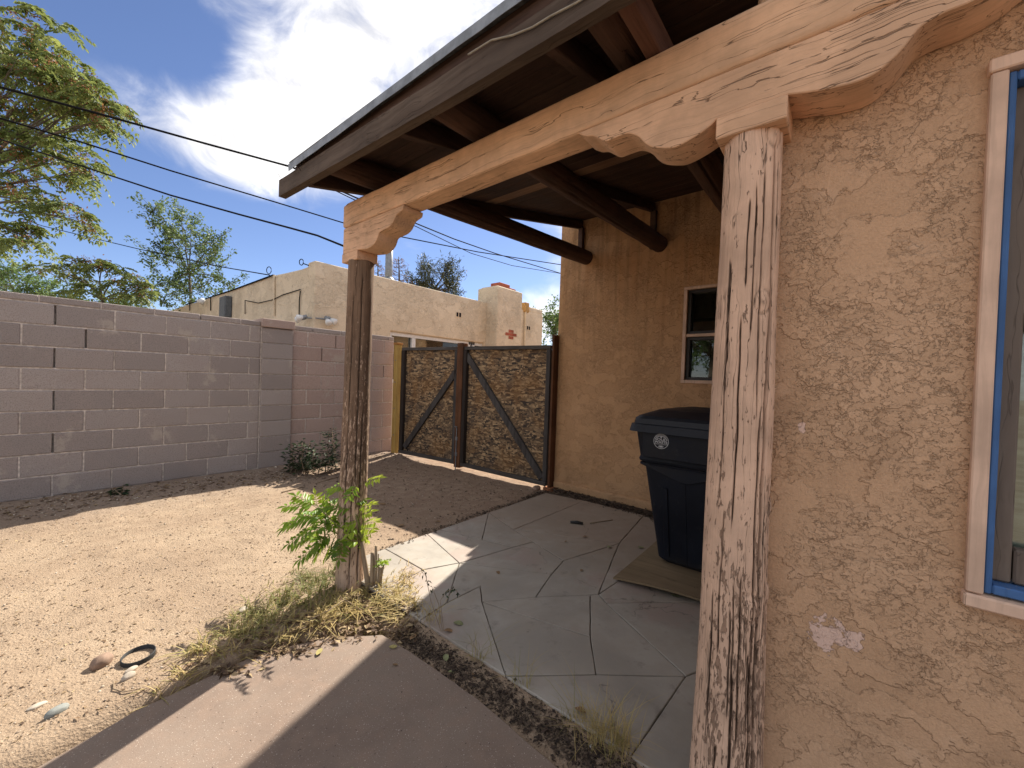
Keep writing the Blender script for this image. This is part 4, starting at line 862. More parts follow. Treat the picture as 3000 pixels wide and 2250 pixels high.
def tree(name, label, group, base_px, dep, trunk_top, lobes, kind, mat, nper, zbase=0, trunk_r=.16, seed=0, seeds=False, limbs=True):
    """lobes: (px, py, rx, ry, depth spread, weight) of the crown as the photograph shows it, at real distance dep"""
    random.seed(seed); b0 = DP(base_px[0], base_px[1], dep); b0.z = zbase; tt = DP(trunk_top[0], trunk_top[1], dep)
    e = empty(name, b0, label, 'tree', group); mb = MB(); limb(mb, b0, tt, trunk_r, trunk_r*.55, .05)
    lv = Leaves(); sv = Leaves(); ppm = F/dep
    for (px, py, rx, ry, ds, wt) in lobes:
        c = DP(px, py, dep+random.uniform(-.5, .5)*ds)
        if limbs:
            P = limb(mb, tt+(c-tt)*.0, c, trunk_r*.4, trunk_r*.08, .12)
            for _ in range(max(2, int(wt*3))):
                q = c+RIGHT*random.uniform(-1, 1)*rx/ppm*.85-DOWN*random.uniform(-1, 1)*ry/ppm*.85+FWD*random.uniform(-.5, .5)*ds; limb(mb, P[random.randrange(3, 6)], q, trunk_r*.12, trunk_r*.03, .12, 5)
        ncl = max(2, int(nper*wt/6))
        for _ in range(ncl):
            while True:
                u, v, w = (random.uniform(-1, 1) for _ in range(3))
                if u*u+v*v+w*w < 1: break
            p = c+RIGHT*u*rx/ppm-DOWN*v*ry/ppm+FWD*w*ds
            out = (RIGHT*u-DOWN*v*.6+FWD*w)+Vector((random.gauss(0, .35), random.gauss(0, .35), random.gauss(0, .25)+.15)); out.normalize()
            if kind == 'frond':                       # a whorl of compound leaves at a twig's end
                tb = random.gauss(.5, .15)
                for k in range(6):
                    fl = random.uniform(.26, .46); a_ = random.uniform(0, 6.28); dv = Vector((math.cos(a_), math.sin(a_), random.uniform(-.1, .5)))*.9+out*.7; dv.normalize()
                    lv.frond(p, dv, fl, 6, .125, .052, random.uniform(.45, .95), min(1, max(0, tb+random.gauss(0, .12))))
                if seeds and random.random() < .55:
                    n = 40; c2 = np.array(p)+np.array((0, 0, -.02))+rng.normal(0, 1, (n, 3))*np.array((.085, .085, .075)); sv.add(c2, rng.normal(0, 1, (n, 3))+np.array((0, 0, -.7)), rng.normal(0, 1, (n, 3)), rng.uniform(.04, .08, n), rng.uniform(.02, .038, n), np.clip(rng.normal(random.uniform(.3, .7), .15, n), 0, 1))
            else:                                     # leaves along a twig
                s_ = dep/13; tl_ = random.uniform(.35, .75)*s_; tw = Vector((out.x, out.y, abs(out.z)*.6+.45)).normalized(); n = {'leaf': 44, 'needle': 60}[kind]; sz = {'leaf': .085, 'needle': .15}[kind]; wd_ = {'leaf': .055, 'needle': .022}[kind]
                t = rng.uniform(-.5, .6, n)[:, None]; c2 = np.array(p)+t*np.array(tw)*tl_+rng.normal(0, .055*s_, (n, 3)); dv = np.array(tw)*.5+rng.normal(0, .7, (n, 3)); tint = random.gauss(.5, .22)
                lv.add(c2, dv, rng.normal(0, .6, (n, 3))+np.array((0, 0, 1.)), rng.uniform(.7, 1.3, n)*sz*s_, rng.uniform(.7, 1.3, n)*wd_*s_, np.clip(tint+rng.normal(0, .12, n), 0, 1))
                if kind == 'leaf': limb(mb, p-tw*tl_*.6, p+tw*tl_*.5, .008*s_, .003*s_, .05, 3)
    mb.build('trunk', M_BARK, e, True); link('crown', lv.mesh('crown'), mat, e)
    if seeds and sv.V: link('seed_clusters', sv.mesh('seed_clusters'), M_SEED, e)['kind'] = 'stuff'
    return e
tree('ailanthus_tree', 'tall tree with hanging compound leaves and rusty seed clusters beyond the block wall', 'trees beyond the wall', (-260, 1000), 9, (-190, 560),
     [(60, 120, 110, 90, .9, 1.5), (130, 90, 70, 60, .6, .8), (100, 180, 120, 80, .8, 1.2), (150, 280, 110, 60, .8, 1.0), (220, 330, 70, 40, .6, .6), (60, 290, 90, 60, .8, .9), (90, 440, 100, 60, .7, .8), (110, 520, 70, 40, .6, .4), (60, 230, 120, 80, .9, 1.4), (170, 215, 80, 60, .7, 1.), (245, 265, 60, 40, .5, .7), (300, 285, 45, 28, .4, .45), (330, 350, 50, 32, .4, .55), (290, 340, 60, 40, .5, .5), (215, 290, 60, 45, .5, .6), (30, 330, 70, 40, .6, .7), (-90, 250, 120, 200, 1., 1.6), (40, 400, 90, 40, .6, .8), (150, 420, 60, 35, .5, .6), (200, 460, 60, 36, .5, .6), (245, 510, 45, 28, .4, .4), (120, 470, 70, 25, .5, .5), (-60, 480, 90, 80, .8, .8), (50, 545, 70, 28, .5, .5), (120, 585, 60, 28, .4, .5), (190, 625, 45, 28, .4, .4), (235, 650, 32, 22, .3, .25), (40, 680, 60, 40, .5, .6), (95, 705, 40, 28, .4, .35), (-60, 640, 80, 60, .6, .7)],
     'frond', M_AIL, 66, 0, .10, 11, True)
tree('elm_tree', 'slender upright elm with small bright leaves showing over the block wall', 'trees beyond the wall', (560, 1010), 13, (555, 800),
     [(460, 612, 22, 30, .4, .4), (535, 622, 26, 26, .4, .45), (480, 670, 45, 38, .6, .8), (560, 690, 60, 40, .7, 1.), (625, 700, 28, 36, .5, .5), (470, 740, 42, 38, .6, .7), (550, 760, 70, 45, .8, 1.2), (640, 750, 30, 30, .5, .5), (500, 815, 75, 42, .8, 1.2), (590, 825, 75, 42, .8, 1.2), (660, 815, 34, 22, .4, .4), (560, 880, 110, 34, .8, 1.3), (430, 850, 35, 30, .5, .5)], 'leaf', M_ELM, 105, 0, .055, 12)
tree('ailanthus_tree', 'low spreading tree with feathery leaves just above the block wall', 'trees beyond the wall', (320, 1010), 11, (300, 880),
     [(290, 760, 50, 26, .5, .7), (180, 760, 40, 22, .4, .5), (230, 800, 50, 22, .5, .6), (330, 800, 45, 26, .5, .6), (150, 800, 40, 26, .4, .4), (390, 830, 60, 28, .5, .8), (280, 850, 80, 26, .5, .9), (440, 860, 50, 26, .5, .6)], 'frond', M_AIL, 46, 0, .06, 13, True)
tree('leafy_tree', 'pale green leafy tree low behind the block wall under the tall seed tree', 'trees beyond the wall', (40, 1010), 16, (40, 860),
     [(10, 790, 75, 42, 1, 1.5), (70, 830, 70, 36, 1, 1.3), (130, 860, 70, 28, 1, 1.0), (-60, 820, 80, 60, 1, 1.2), (230, 880, 90, 24, 1, 1.0), (350, 890, 90, 20, 1, 1.0)], 'leaf', M_PALEG, 110, 0, .10, 14)
tree('pine_tree', 'dark green pine with two tops behind the cream house roof', 'trees beyond the cream house', (1270, 1000), 26, (1275, 850),
     [(1250, 790, 22, 26, .7, .7), (1302, 790, 22, 26, .7, .7), (1240, 825, 32, 28, .8, .9), (1315, 820, 36, 34, .8, 1.1), (1275, 850, 60, 40, 1, 1.6), (1330, 850, 26, 30, .7, .7), (1215, 845, 20, 18, .6, .5)], 'needle', M_PINE, 75, 0, .18, 15)
tree('leafy_tree', 'broad leafy green tree past the far end of the cream house', 'trees beyond the cream house', (1625, 1080), 20, (1628, 960),
     [(1625, 915, 34, 30, .8, 1.), (1630, 960, 40, 34, .8, 1.2), (1650, 930, 40, 50, .8, 1.2), (1618, 1000, 30, 36, .8, 1.)], 'leaf', M_PALEG, 60, 0, .16, 16)
random.seed(41); yt = empty('yard_tree', (-9.5, 4.2, 0), 'leafy tree across the yard mirrored in the porch window glass', 'tree'); mb = MB(); lv = Leaves(); limb(mb, (-9.5, 4.2, -.05), (-9.4, 4.1, 2.6), .2, .12, .03)
for k in range(150):
    while True:
        u, v, w = (random.uniform(-1, 1) for _ in range(3))
        if u*u+v*v+w*w < 1: break
    p = Vector((-9.4+u*2.4, 4.1+v*2.6, 4.0+w*2.2)); n = 50; tw = Vector((u, v, w+.5)).normalized()
    if k % 4 == 0: limb(mb, (-9.4, 4.1, 2.5), p, .05, .01, .1, 5)
    t = rng.uniform(-.5, .6, n)[:, None]; lv.add(np.array(p)+t*np.array(tw)*.7+rng.normal(0, .10, (n, 3)), np.array(tw)*.5+rng.normal(0, .7, (n, 3)), rng.normal(0, .6, (n, 3))+np.array((0, 0, 1.)), rng.uniform(.1, .17, n), rng.uniform(.06, .1, n), np.clip(random.gauss(.5, .2)+rng.normal(0, .12, n), 0, 1))
mb.build('trunk', M_BARK, yt, True); link('crown', lv.mesh('crown'), M_PALEG, yt)
# dead conifer: bare twigs with brown needles
random.seed(21); b0 = DP(1145, 1000, 24); b0.z = 0
dt_ = empty('dead_tree', b0, 'dead reddish brown conifer top behind the cream house vent pipe', 'tree', 'trees beyond the cream house'); mb = MB(); lv = Leaves()
for px in (1110, 1172):
    hgt = 770 if px < 1140 else 752; bot = DP(px, 880, 24); tp = DP(px-4, hgt, 24); limb(mb, bot, tp, .10, .02, .04); bb = bot.copy(); bb.z = 0; limb(mb, bb, bot, .14, .10, .02)
    for k in range(26):
        t = random.uniform(.2, .95); p = bot.lerp(tp, t); L = (1-t)*.9+.25; dv = RIGHT*random.choice((-1, 1))*random.uniform(.5, 1)+FWD*random.uniform(-.6, .6)+Vector((0, 0, random.uniform(0, .5))); q = p+dv*L; limb(mb, p, q, .02, .008, .05, 4)
        n = 14; u = rng.uniform(.4, 1.05, n)[:, None]; c2 = np.array(p)*(1-u)+np.array(q)*u+rng.normal(0, .06, (n, 3)); lv.add(c2, rng.normal(0, 1, (n, 3)), rng.normal(0, 1, (n, 3)), rng.uniform(.10, .2, n), rng.uniform(.02, .04, n), rng.uniform(0, 1, n))
mb.build('trunk', M_BARK, dt_, True); link('crown', lv.mesh('crown'), M_DRYN, dt_)

# ------------------------------------------------------------------ sapling by the left post
random.seed(5)
cs = lambda x, y: (760+x*.2291, 1380+y*.2291)
sb = G(*cs(1375, 1410), .0); SD = (sb-EYE).dot(FWD)-.12
def SP(x, y, dd=0): return DP(*cs(x, y), SD+dd)
sap = empty('tree_sapling', sb, 'bright green tree of heaven sapling with cut stumps growing against the left post', 'sapling')
M_STEM = m_wood('sapling_stem', (.26, .19, .125), (.36, .27, .18), (.2, .15, .1), 2, .8, .8, None, 0, True, .4)
M_GSTEM = plain('green_stem', (.17, .17, .055), .6)
MB().tube([SP(1400, 1560), SP(1385, 1420), SP(1360, 1250), SP(1330, 1080), SP(1312, 900)], [.018, .017, .015, .014, .0125], 10).build('stem', M_STEM, sap, True)
MB().tube([SP(1312, 900), SP(1290, 780), SP(1265, 650), SP(1235, 560), SP(1210, 470)], [.010, .008, .006, .005, .004], 8).build('shoot', M_GSTEM, sap, True)
for pth in (((1300, 900), (1220, 720), (1200, 590)), ((1265, 610), (1290, 510), (1310, 470)), ((1310, 890), (1200, 820, -.03), (1000, 700, -.06), (850, 560, -.08), (750, 460, -.08)), ((1310, 950), (1150, 900, .02), (1000, 800, .02), (860, 740, .0), (740, 720)), ((850, 930, -.05), (830, 760, -.05), (850, 620, -.06)), ((1320, 930), (1330, 600, .03), (1335, 300, .04), (1330, 150, .04))):
    MB().tube([SP(*p) for p in pth], [.0062-.0038*i/(len(pth)-1) for i in range(len(pth))], 6).build('shoot', M_GSTEM, sap, True)
for (x0, y0, x1, y1, r_) in ((1440, 1350, 1446, 1040, .012), (1488, 1260, 1492, 955, .009), (1515, 1490, 1552, 1230, .011), (1470, 1460, 1480, 1250, .007), (1560, 1330, 1590, 1200, .006), (1520, 1300, 1522, 1060, .004)):
    MB().tube([SP(x0-8, y0+150), SP(x0, y0, random.uniform(-.02, .02)), SP((x0+x1)/2, (y0+y1)/2), SP(x1, y1)], [r_*1.15, r_*1.1, r_, r_*.95], 8).build('cut_stump', M_STEM, sap, True)
FR = [(1330, 150, 1520, 90, .9), (1320, 165, 930, 220, .6), (1250, 170, 1150, 320, .5), (1200, 390, 1330, 365, .5), (760, 450, 345, 450, .6), (730, 470, 480, 320, .55), (740, 460, 715, 310, .85), (790, 430, 870, 340, .6), (1000, 430, 800, 470, .35), (1010, 540, 320, 730, .45), (900, 560, 370, 650, .55), (730, 700, 385, 930, .35), (860, 750, 470, 960, .3), (1000, 770, 530, 1140, .3), (900, 800, 710, 1120, .22), (1000, 800, 850, 1100, .2), (1060, 800, 1020, 1120, .15), (1220, 450, 1050, 375, .5), (1220, 460, 1000, 490, .35), (1230, 500, 1080, 590, .4), (1270, 480, 1435, 425, .95), (1280, 690, 1475, 650, .95), (1290, 740, 1440, 735, .95), (1300, 770, 1370, 870, .9), (1240, 720, 1145, 800, .8), (1220, 960, 1300, 930, .8), (1150, 1000, 1190, 1170, .6), (1100, 950, 1000, 1190, .2), (900, 560, 940, 710, .3), (850, 620, 830, 480, .5), (820, 640, 560, 560, .35), (1000, 540, 1000, 650, .3), (1120, 880, 930, 1060, .2), (850, 930, 640, 1080, .25), (1050, 480, 900, 420, .45)]
for _ in range(8): x_, y_ = random.uniform(760, 1230), random.uniform(500, 900); FR.append((x_, y_, x_-random.uniform(40, 240), y_+random.uniform(-60, 190), random.uniform(.2, .7)))
FR += [(1250, 690, 1100, 620, .85), (1290, 560, 1420, 520, .95), (1260, 640, 1130, 690, .7), (1300, 860, 1420, 800, .9), (1280, 900, 1150, 890, .6)]
for i, (x0, y0, x1, y1, tn) in enumerate(FR):
    dd = random.uniform(-.09, .09); a = SP(x0, y0, dd*.4); b_ = SP(x1, y1, dd); v = b_-a; L = v.length; dr = .28*min(1, L/.25)
    d = np.array(v+Vector((0, 0, dr*L))); lv = Leaves(); pairs = max(5, int(L/.0215)); tocam = np.array((EYE-a).normalized())
    P = lv.frond(np.array(a), d, np.linalg.norm(d), pairs, min(.078, .05+L*.10), .0205, dr, tn, np.array((0, 0, 1.))+tocam*.55, 1.0)
    o = link('frond', lv.mesh('frond'), M_SAP, sap); o.data.materials.clear(); o.data.materials.append(M_SAP)
    MB().tube([Vector(a)]+[Vector(p) for p in P[::max(1, len(P)//5)]], .0014, 4).build('leaf_stalk', M_GSTEM, o)
lv = Leaves()
for k in range(9): lv.frond(np.array(SP(1590, 1200)), rng.normal(0, .6, 3)+np.array((0, 0, .8)), .05, 4, .022, .010, .3, .55)
link('frond', lv.mesh('frond'), M_SAP, sap)

# dark bushes at the foot of the block wall
def bush(px, py, hts, label, seed):
    random.seed(seed); b0 = G(px, py, .02); e = empty('wall_bush', b0, label, 'bush', 'bushes at the block wall'); lv = Leaves(); mb = MB()
    for (dx, dy, h, sprd, nl) in hts:
        b1 = b0+RIGHT*dx+FWD*dy; tp = b1+Vector((random.uniform(-.06, .06), random.uniform(-.06, .06), h)); limb(mb, b1, tp, .007, .003, .08, 5)
        t = rng.uniform(.1, 1, nl)[:, None]; c2 = np.array(b1)*(1-t)+np.array(tp)*t; ang = rng.uniform(0, 6.28, nl); dv = np.stack([np.cos(ang), np.sin(ang), rng.uniform(-.1, .5, nl)], 1)
        lv.add(c2+dv*rng.uniform(0, sprd, nl)[:, None], dv, np.tile((0, 0, 1.), (nl, 1))+rng.normal(0, .3, (nl, 3)), rng.uniform(.04, .07, nl), rng.uniform(.025, .04, nl), rng.uniform(0, 1, nl))
    mb.build('stem', M_STEM, e, True); link('leaves', lv.mesh('leaves'), M_BUSH, e)
bush(890, 1388, [(-.10, .0, .34, .10, 90), (.0, .0, .40, .12, 110), (.10, .03, .30, .12, 90), (.05, -.05, .22, .12, 80), (-.18, .0, .12, .08, 40), (.18, 0, .2, .1, 60), (-.06, .1, .38, .1, 80)], 'dense dark green bush at the foot of the pinkish wall section', 1)
bush(958, 1385, [(-.02, .0, .55, .07, 80), (.11, .02, .56, .06, 70), (.02, -.03, .25, .08, 60), (.05, .03, .34, .07, 50)], 'upright dark green shoots beside the bush, half behind the left post', 2)
bush(350, 1455, [(-.03, 0, .09, .02, 12), (.0, .02, .11, .02, 14), (.04, 0, .07, .02, 10)], 'small grey green weed in the shade below the block wall', 3)

# ------------------------------------------------------------------ grass, straw and litter (uncountable)
def blades(spots, n, hmin, hmax, mat, name, label, lean=.5, seed=1, wd=.0022):
    r = np.random.default_rng(seed); V = []; Fc = []; T = []; w = np.array([s_[4] for s_ in spots], float); w /= w.sum(); ch = r.choice(len(spots), n, p=w); off = 0
    for c in ch:
        px, py, rx, ry, _, tn = spots[c]; u, v = r.normal(0, .5, 2); kk = pn(u*3+px*.1, v*3, 2.); u, v = u+.5*kk, v+.5*pn(u*3, v*3+py*.1, 7.); q = G(px+u*rx, py+v*ry, 0); z = gz(q.x, q.y)
        if q.x > PX0+.01 and q.y < PY1: z = ZP
        h = r.uniform(hmin, hmax); a = r.uniform(0, 6.28); ln = r.uniform(.15, 1)*lean*h*1.6; dx, dy = math.cos(a)*ln, math.sin(a)*ln; sx, sy = -math.sin(a)*wd, math.cos(a)*wd
        for k, t in enumerate((0, .4, .75, 1)):
            zz = z-.006+h*(t-.35*t*t*(ln/h)); ww = (1, .9, .6, .1)[k]; cx_, cy_ = q.x+dx*t*t, q.y+dy*t*t
            V += [(cx_-sx*ww, cy_-sy*ww, zz), (cx_+sx*ww, cy_+sy*ww, zz)]
        for k in range(3): b = off+2*k; Fc.append((b, b+1, b+3, b+2))
        off += 8; T += [min(1, max(0, tn+r.normal(0, .14)))]*8
    o = link(name, npmesh(name, np.array(V), np.array(Fc), False, {'tint': np.array(T)}), mat); tag(o, label, name.replace('_', ' '), kind='stuff')
M_GRASS = m_leaf('grass_blade', (.055, .085, .022), (.19, .20, .06), (.52, .39, .17), .35, .6)
blades([(1010, 1680, 55, 30, 1.0, .25), (930, 1715, 75, 40, 1.8, .38), (850, 1760, 90, 42, 1.8, .55), (770, 1815, 90, 38, 1.7, .62), (690, 1870, 75, 26, 1.1, .7), (600, 1930, 60, 16, .6, .8), (1080, 1740, 70, 50, 1.0, .75), (970, 1790, 90, 40, 1.2, .9), (890, 1690, 50, 25, .4, .4)], 1600, .02, .085, M_GRASS, 'grass', 'tufted green and straw coloured grass along the walkway edge under the sapling', 1.3, 3, .0028)
blades([(1130, 1770, 60, 45, 1.5, .9), (1180, 1790, 55, 40, 1.2, .95), (1040, 1810, 90, 30, 1.5, .9), (940, 1840, 90, 25, 1.2, .95), (840, 1880, 80, 22, 1.0, .9), (740, 1920, 60, 18, .7, .85), (560, 1990, 50, 14, .5, .9), (480, 2030, 40, 10, .3, .9), (1190, 1720, 40, 40, .5, .95)], 1700, .015, .07, M_GRASS, 'dry_grass', 'flattened dry straw round the sapling stumps', 1.6, 4, .0026)
blades([(1760, 2185, 55, 30, 1., .9), (1815, 2220, 45, 25, 1., .85), (1680, 2130, 40, 20, .4, .8), (1530, 2030, 26, 14, .35, .7), (1400, 1950, 26, 14, .3, .7), (1260, 1840, 30, 20, .4, .9)], 330, .05, .20, M_GRASS, 'dry_weeds', 'sparse dry weeds growing from the dirt joint beside the patio', .9, 5, .0011)
def litter(name, label, mat, n, gen, sz, seed, flat=.5):
    r = np.random.default_rng(seed); lv = Leaves(); P = np.array([gen(r) for _ in range(n)])
    ang = r.uniform(0, 6.28, n); dv = np.stack([np.cos(ang), np.sin(ang), r.uniform(-.15, .35, n)*flat], 1); L = r.uniform(sz[0], sz[1], n)
    lv.add(P, dv, np.tile((0, 0, 1.), (n, 1))+r.normal(0, .35*flat+.1, (n, 3)), L, L*r.uniform(.25, .6, n), r.uniform(0, 1, n), .2)
    tag(link(name, lv.mesh(name), mat), label, name.replace('_', ' '), kind='stuff')
M_DRYL = m_leaf('dry_leaf', (.07, .042, .028), (.20, .125, .07), (.42, .32, .18), .15, .8)
M_MULCH = m_leaf('dark_mulch', (.025, .018, .014), (.075, .05, .036), (.17, .125, .085), .05, .9)
def gpx(spots):
    w = np.array([s_[4] for s_ in spots], float); w /= w.sum()
    def f(r):
        s_ = spots[r.choice(len(spots), p=w)]; u, v = r.normal(0, .5, 2); q = G(s_[0]+u*s_[2], s_[1]+v*s_[3], 0); z = gz(q.x, q.y)
        if q.x > PX0+.003 and q.x < XB and q.y < PY1-.003: z = ZP
        elif z < ZR-.04: z = ZR
        return (q.x, q.y, z+r.uniform(.001, .008))
    return f
def gline(pts, wdt, z=None):
    def f(r):
        i = r.integers(0, len(pts)-1); a, b = Vector(pts[i]), Vector(pts[i+1]); q = a.lerp(b, r.uniform(0, 1)); x, y = q.x+r.normal(0, wdt), q.y+r.normal(0, wdt)
        zz = gz(x, y) if z is None else z
        if x > PX0+.003 and x < XB and y < PY1-.003: zz = ZP
        elif zz < ZR-.04: zz = ZR
        return (x, y, zz+r.uniform(.001, .007))
    return f
litter('dead_leaves', 'brown leaf litter heaped round the sapling and along the walkway edge', M_DRYL, 1500, gpx([(1040, 1800, 120, 45, 2, 0), (930, 1850, 120, 30, 2, 0), (800, 1900, 110, 22, 1.3, 0), (1160, 1800, 70, 40, 1, 0), (1190, 1850, 40, 20, 1, 0), (650, 1960, 90, 14, .6, 0)]), (.012, .045), 3, .8)
litter('mulch', 'dark dirt and leaf crumbs in the joint between walkway and patio', M_MULCH, 5200, gline([(1.265, 1.68, 0), (1.275, 1.1, 0), (1.28, .55, 0), (1.28, .2, 0)], .026), (.006, .026), 4, .6)
litter('wall_litter', 'dark mulch and leaf crumbs along the foot of the porch wall', M_MULCH, 2600, gline([(3.98, 2.62, 0), (3.96, 1.9, 0), (3.9, 1.3, 0), (3.85, .7, 0)], .06, .03), (.01, .04), 5, .7)
litter('patio_edge_litter', 'dark crumbs of leaves on the dirt along the patio edge', M_MULCH, 1500, gline([(1.75, 2.60, 0), (2.6, 2.64, 0), (3.5, 2.64, 0), (3.95, 2.66, 0)], .035), (.008, .03), 6, .6)
litter('block_wall_litter', 'leaves and chips scattered along the block wall foot', M_DRYL, 1500, gline([(-1., 5.5, 0), (.6, 5.45, 0), (2.2, 5.35, 0), (3.6, 5.6, 0)], .16), (.015, .05), 7, .6)
litter('wood_chips', 'pale straw and chips strewn over the sandy yard', M_DRYL, 4200, lambda r: (lambda x, y: (x, y, gz(x, y)+.002))(r.uniform(-.9, 1.7), 2.12+r.uniform(0, 1)**1.3*3.2), (.006, .022), 8, .4)
litter('yard_debris', 'leaf scraps and clods scattered on the shaded dirt before the gate', M_MULCH, 1300, lambda r: (lambda x, y: (x, y, gz(x, y)+.003))(r.uniform(1.8, 3.9), r.uniform(2.66, 5.4)), (.008, .035), 18, .8)
# gravel
def gravel(n, seed):
    r = np.random.default_rng(seed); x = r.uniform(-1., 3.9, n); y = 2.1+r.uniform(0, 1, n)**1.15*3.6; s = r.uniform(.0016, .0048, n)*(1+1.2*(r.uniform(0, 1, n) > .95)); nw = y > 5.2; s[nw] *= r.uniform(1, 3.2, nw.sum())
    keep = ~((x > PX0-.02) & (y < PY1+.01)); x, y, s = x[keep], y[keep], s[keep]; z = ground_h(x, y); k = z > -.05; x, y, s, z = x[k], y[k], s[k], z[k]; n = len(x)
    oc = np.array([(1, 0, 0), (0, 1, 0), (-1, 0, 0), (0, -1, 0), (0, 0, .7), (0, 0, -.7)], float)
    V = oc[None]*r.uniform(.6, 1.3, (n, 6, 1))*s[:, None, None]; a = r.uniform(0, 6.28, n); ca, sa = np.cos(a)[:, None], np.sin(a)[:, None]
    V = np.stack([V[..., 0]*ca-V[..., 1]*sa+x[:, None], V[..., 0]*sa+V[..., 1]*ca+y[:, None], V[..., 2]+z[:, None]+s[:, None]*.25], -1)
    f = np.array([(0, 1, 4), (1, 2, 4), (2, 3, 4), (3, 0, 4), (1, 0, 5), (2, 1, 5), (3, 2, 5), (0, 3, 5)]); Fc = (np.arange(n)[:, None, None]*6+f[None]).reshape(-1, 3)
    o = link('gravel', npmesh('gravel', V.reshape(-1, 3), Fc, False, {'tint': np.repeat(r.uniform(0, 1, n), 6)}), m_leaf('gravel', (.20, .15, .12), (.36, .28, .2), (.52, .46, .38), 0, .9)); tag(o, 'fine gravel spread over the sandy yard', 'gravel', kind='stuff')
gravel(11000, 9)

random.seed(77); wb_ = G(1292, 1850, ZP); wdp = (wb_-EYE).dot(FWD); dw = empty('dry_weed', wb_, 'spindly weed with a few dark wilted leaves at the patio corner', 'weed')
mb = MB(); lv = Leaves()
for pth in (((1292, 1850), (1262, 1760), (1250, 1700), (1246, 1680)), ((1296, 1850), (1285, 1770), (1268, 1725)), ((1300, 1850), (1290, 1760), (1305, 1735), (1330, 1722), (1340, 1735))):
    P = [DP(x, y, wdp) for x, y in pth]; mb.tube(P, .0015, 5)
    for q in P[2:]:
        n = 5; lv.add(np.array(q)+rng.normal(0, .006, (n, 3)), rng.normal(0, .5, (n, 3))+np.array((0, 0, -.8)), rng.normal(0, 1, (n, 3)), rng.uniform(.02, .035, n), rng.uniform(.008, .013, n), rng.uniform(0, .5, n))
mb.build('stem', M_STEM, dw); link('leaves', lv.mesh('leaves'), M_BUSH, dw)
# ================================================================== LOOSE THINGS
def stone(px, py, sx, sy, sz, mat, label, seed, rot=0):
    q = G(px, py, 0); b = bmesh.new(); bmesh.ops.create_icosphere(b, subdivisions=4, radius=1)
    for v in b.verts:
        d = v.co.normalized(); k = 1+.16*float(pn(d.x*1.2+seed, d.y*1.2, d.z*1.2))+.05*float(pn(d.x*4, d.y*4+seed, d.z*4)); v.co = Vector((d.x*sx*k, d.y*sy*k, (d.z*sz*k)))
    me = bpy.data.meshes.new('stone'); b.to_mesh(me); b.free(); smooth(me); o = link('river_stone', me, mat); o.location = (q.x, q.y, gz(q.x, q.y)+sz*.35); o.rotation_euler = (0, 0, rot); tag(o, label, 'stone', 'stones on the sandy yard')
M_ST1 = plain('brown_stone', (.30, .205, .15), .85, .2, 0, .35, 12); M_ST2 = plain('pale_stone', (.42, .36, .29), .85, .2, 0, .3, 14); M_ST3 = plain('blue_grey_stone', (.25, .26, .24), .8, .25, 0, .3, 14)
stone(298, 1945, .042, .032, .034, M_ST1, 'rounded brown stone beside the black ring in the dirt', 1, .6)
stone(384, 1968, .024, .014, .010, M_ST2, 'small flat pale stone just below the black ring', 2, .4)
stone(376, 2004, .024, .017, .016, M_ST2, 'pale rounded pebble beside the bent twig', 3, .5)
stone(166, 2108, .034, .020, .018, M_ST3, 'grey blue oval stone near the walkway edge', 4, .3)
stone(108, 2070, .028, .014, .008, M_ST2, 'flat pale stone half sunk in the sand', 5, .2)
stone(712, 1792, .03, .02, .014, M_ST2, 'pale stone at the edge of the grass tuft', 6, .9)
stone(1572, 1434, .07, .045, .035, M_ST1, 'grey brown rock at the foot of the right gate post', 7, .2)
# black plastic rim sunk in the dirt
q0, q1 = G(362, 1948, .01), G(450, 1908, .01); ctr = (G(405, 1960, .0)+G(405, 1902, .0))/2; rr_ = .058
ri = empty('plastic_rim', ctr, 'round black plastic rim sunk in the sand and filled with dirt', 'rim'); b = bmesh.new(); n = 48; rings = []
for (r_, z_) in ((rr_, -.02), (rr_+.002, .016), (rr_+.0005, .018), (rr_-.0025, .017), (rr_-.004, -.02)):
    rings.append([b.verts.new((ctr.x+r_*math.cos(2*math.pi*k/n), ctr.y+r_*math.sin(2*math.pi*k/n), z_+.006+.004*math.sin(2*math.pi*k/n+1))) for k in range(n)])
for a_, c_ in zip(rings, rings[1:]):
    for k in range(n): b.faces.new((a_[k], a_[(k+1) % n], c_[(k+1) % n], c_[k]))
me = bpy.data.meshes.new('ring'); bmesh.ops.recalc_face_normals(b, faces=b.faces[:]); b.to_mesh(me); b.free(); smooth(me); link('ring', me, plain('black_plastic', (.03, .03, .03), .6, .3), ri)
MB().tube([(ctr.x, ctr.y, -.02), (ctr.x, ctr.y, .009)], rr_-.003, 40).build('dirt_fill', M_DIRT, ri)
def twig(pxs, r, label, mat=None, z=.006, group='twigs and sticks on the ground'):
    P = []
    for px, py in pxs:
        q = G(px, py, 0); zz = ZP if (PX0 < q.x < XB and q.y < PY1) else (ZR if gz(q.x, q.y) < ZR-.03 else gz(q.x, q.y)); P.append((q.x, q.y, zz+z))
    tag(MB().tube(P, [r*(1-.4*i/(len(P)-1)) for i in range(len(P))], 6).build('twig', mat or M_STEM, None, True), label, 'twig', group)
twig([(825, 1446), (858, 1435), (892, 1428)], .008, 'pale stick lying at the edge of the wall shadow')
twig([(925, 1418), (955, 1408), (992, 1398)], .008, 'pale stick lying behind the left post')
twig([(333, 2012), (332, 2044), (360, 2048), (408, 2035)], .003, 'thin bent twig on the sand near the pebble')
twig([(1372, 1412), (1380, 1420), (1387, 1428)], .005, 'short pale stick on the dirt in front of the gate')
twig([(1728, 1546), (1760, 1541), (1794, 1536)], .0055, 'pale wood sliver lying on the patio concrete')
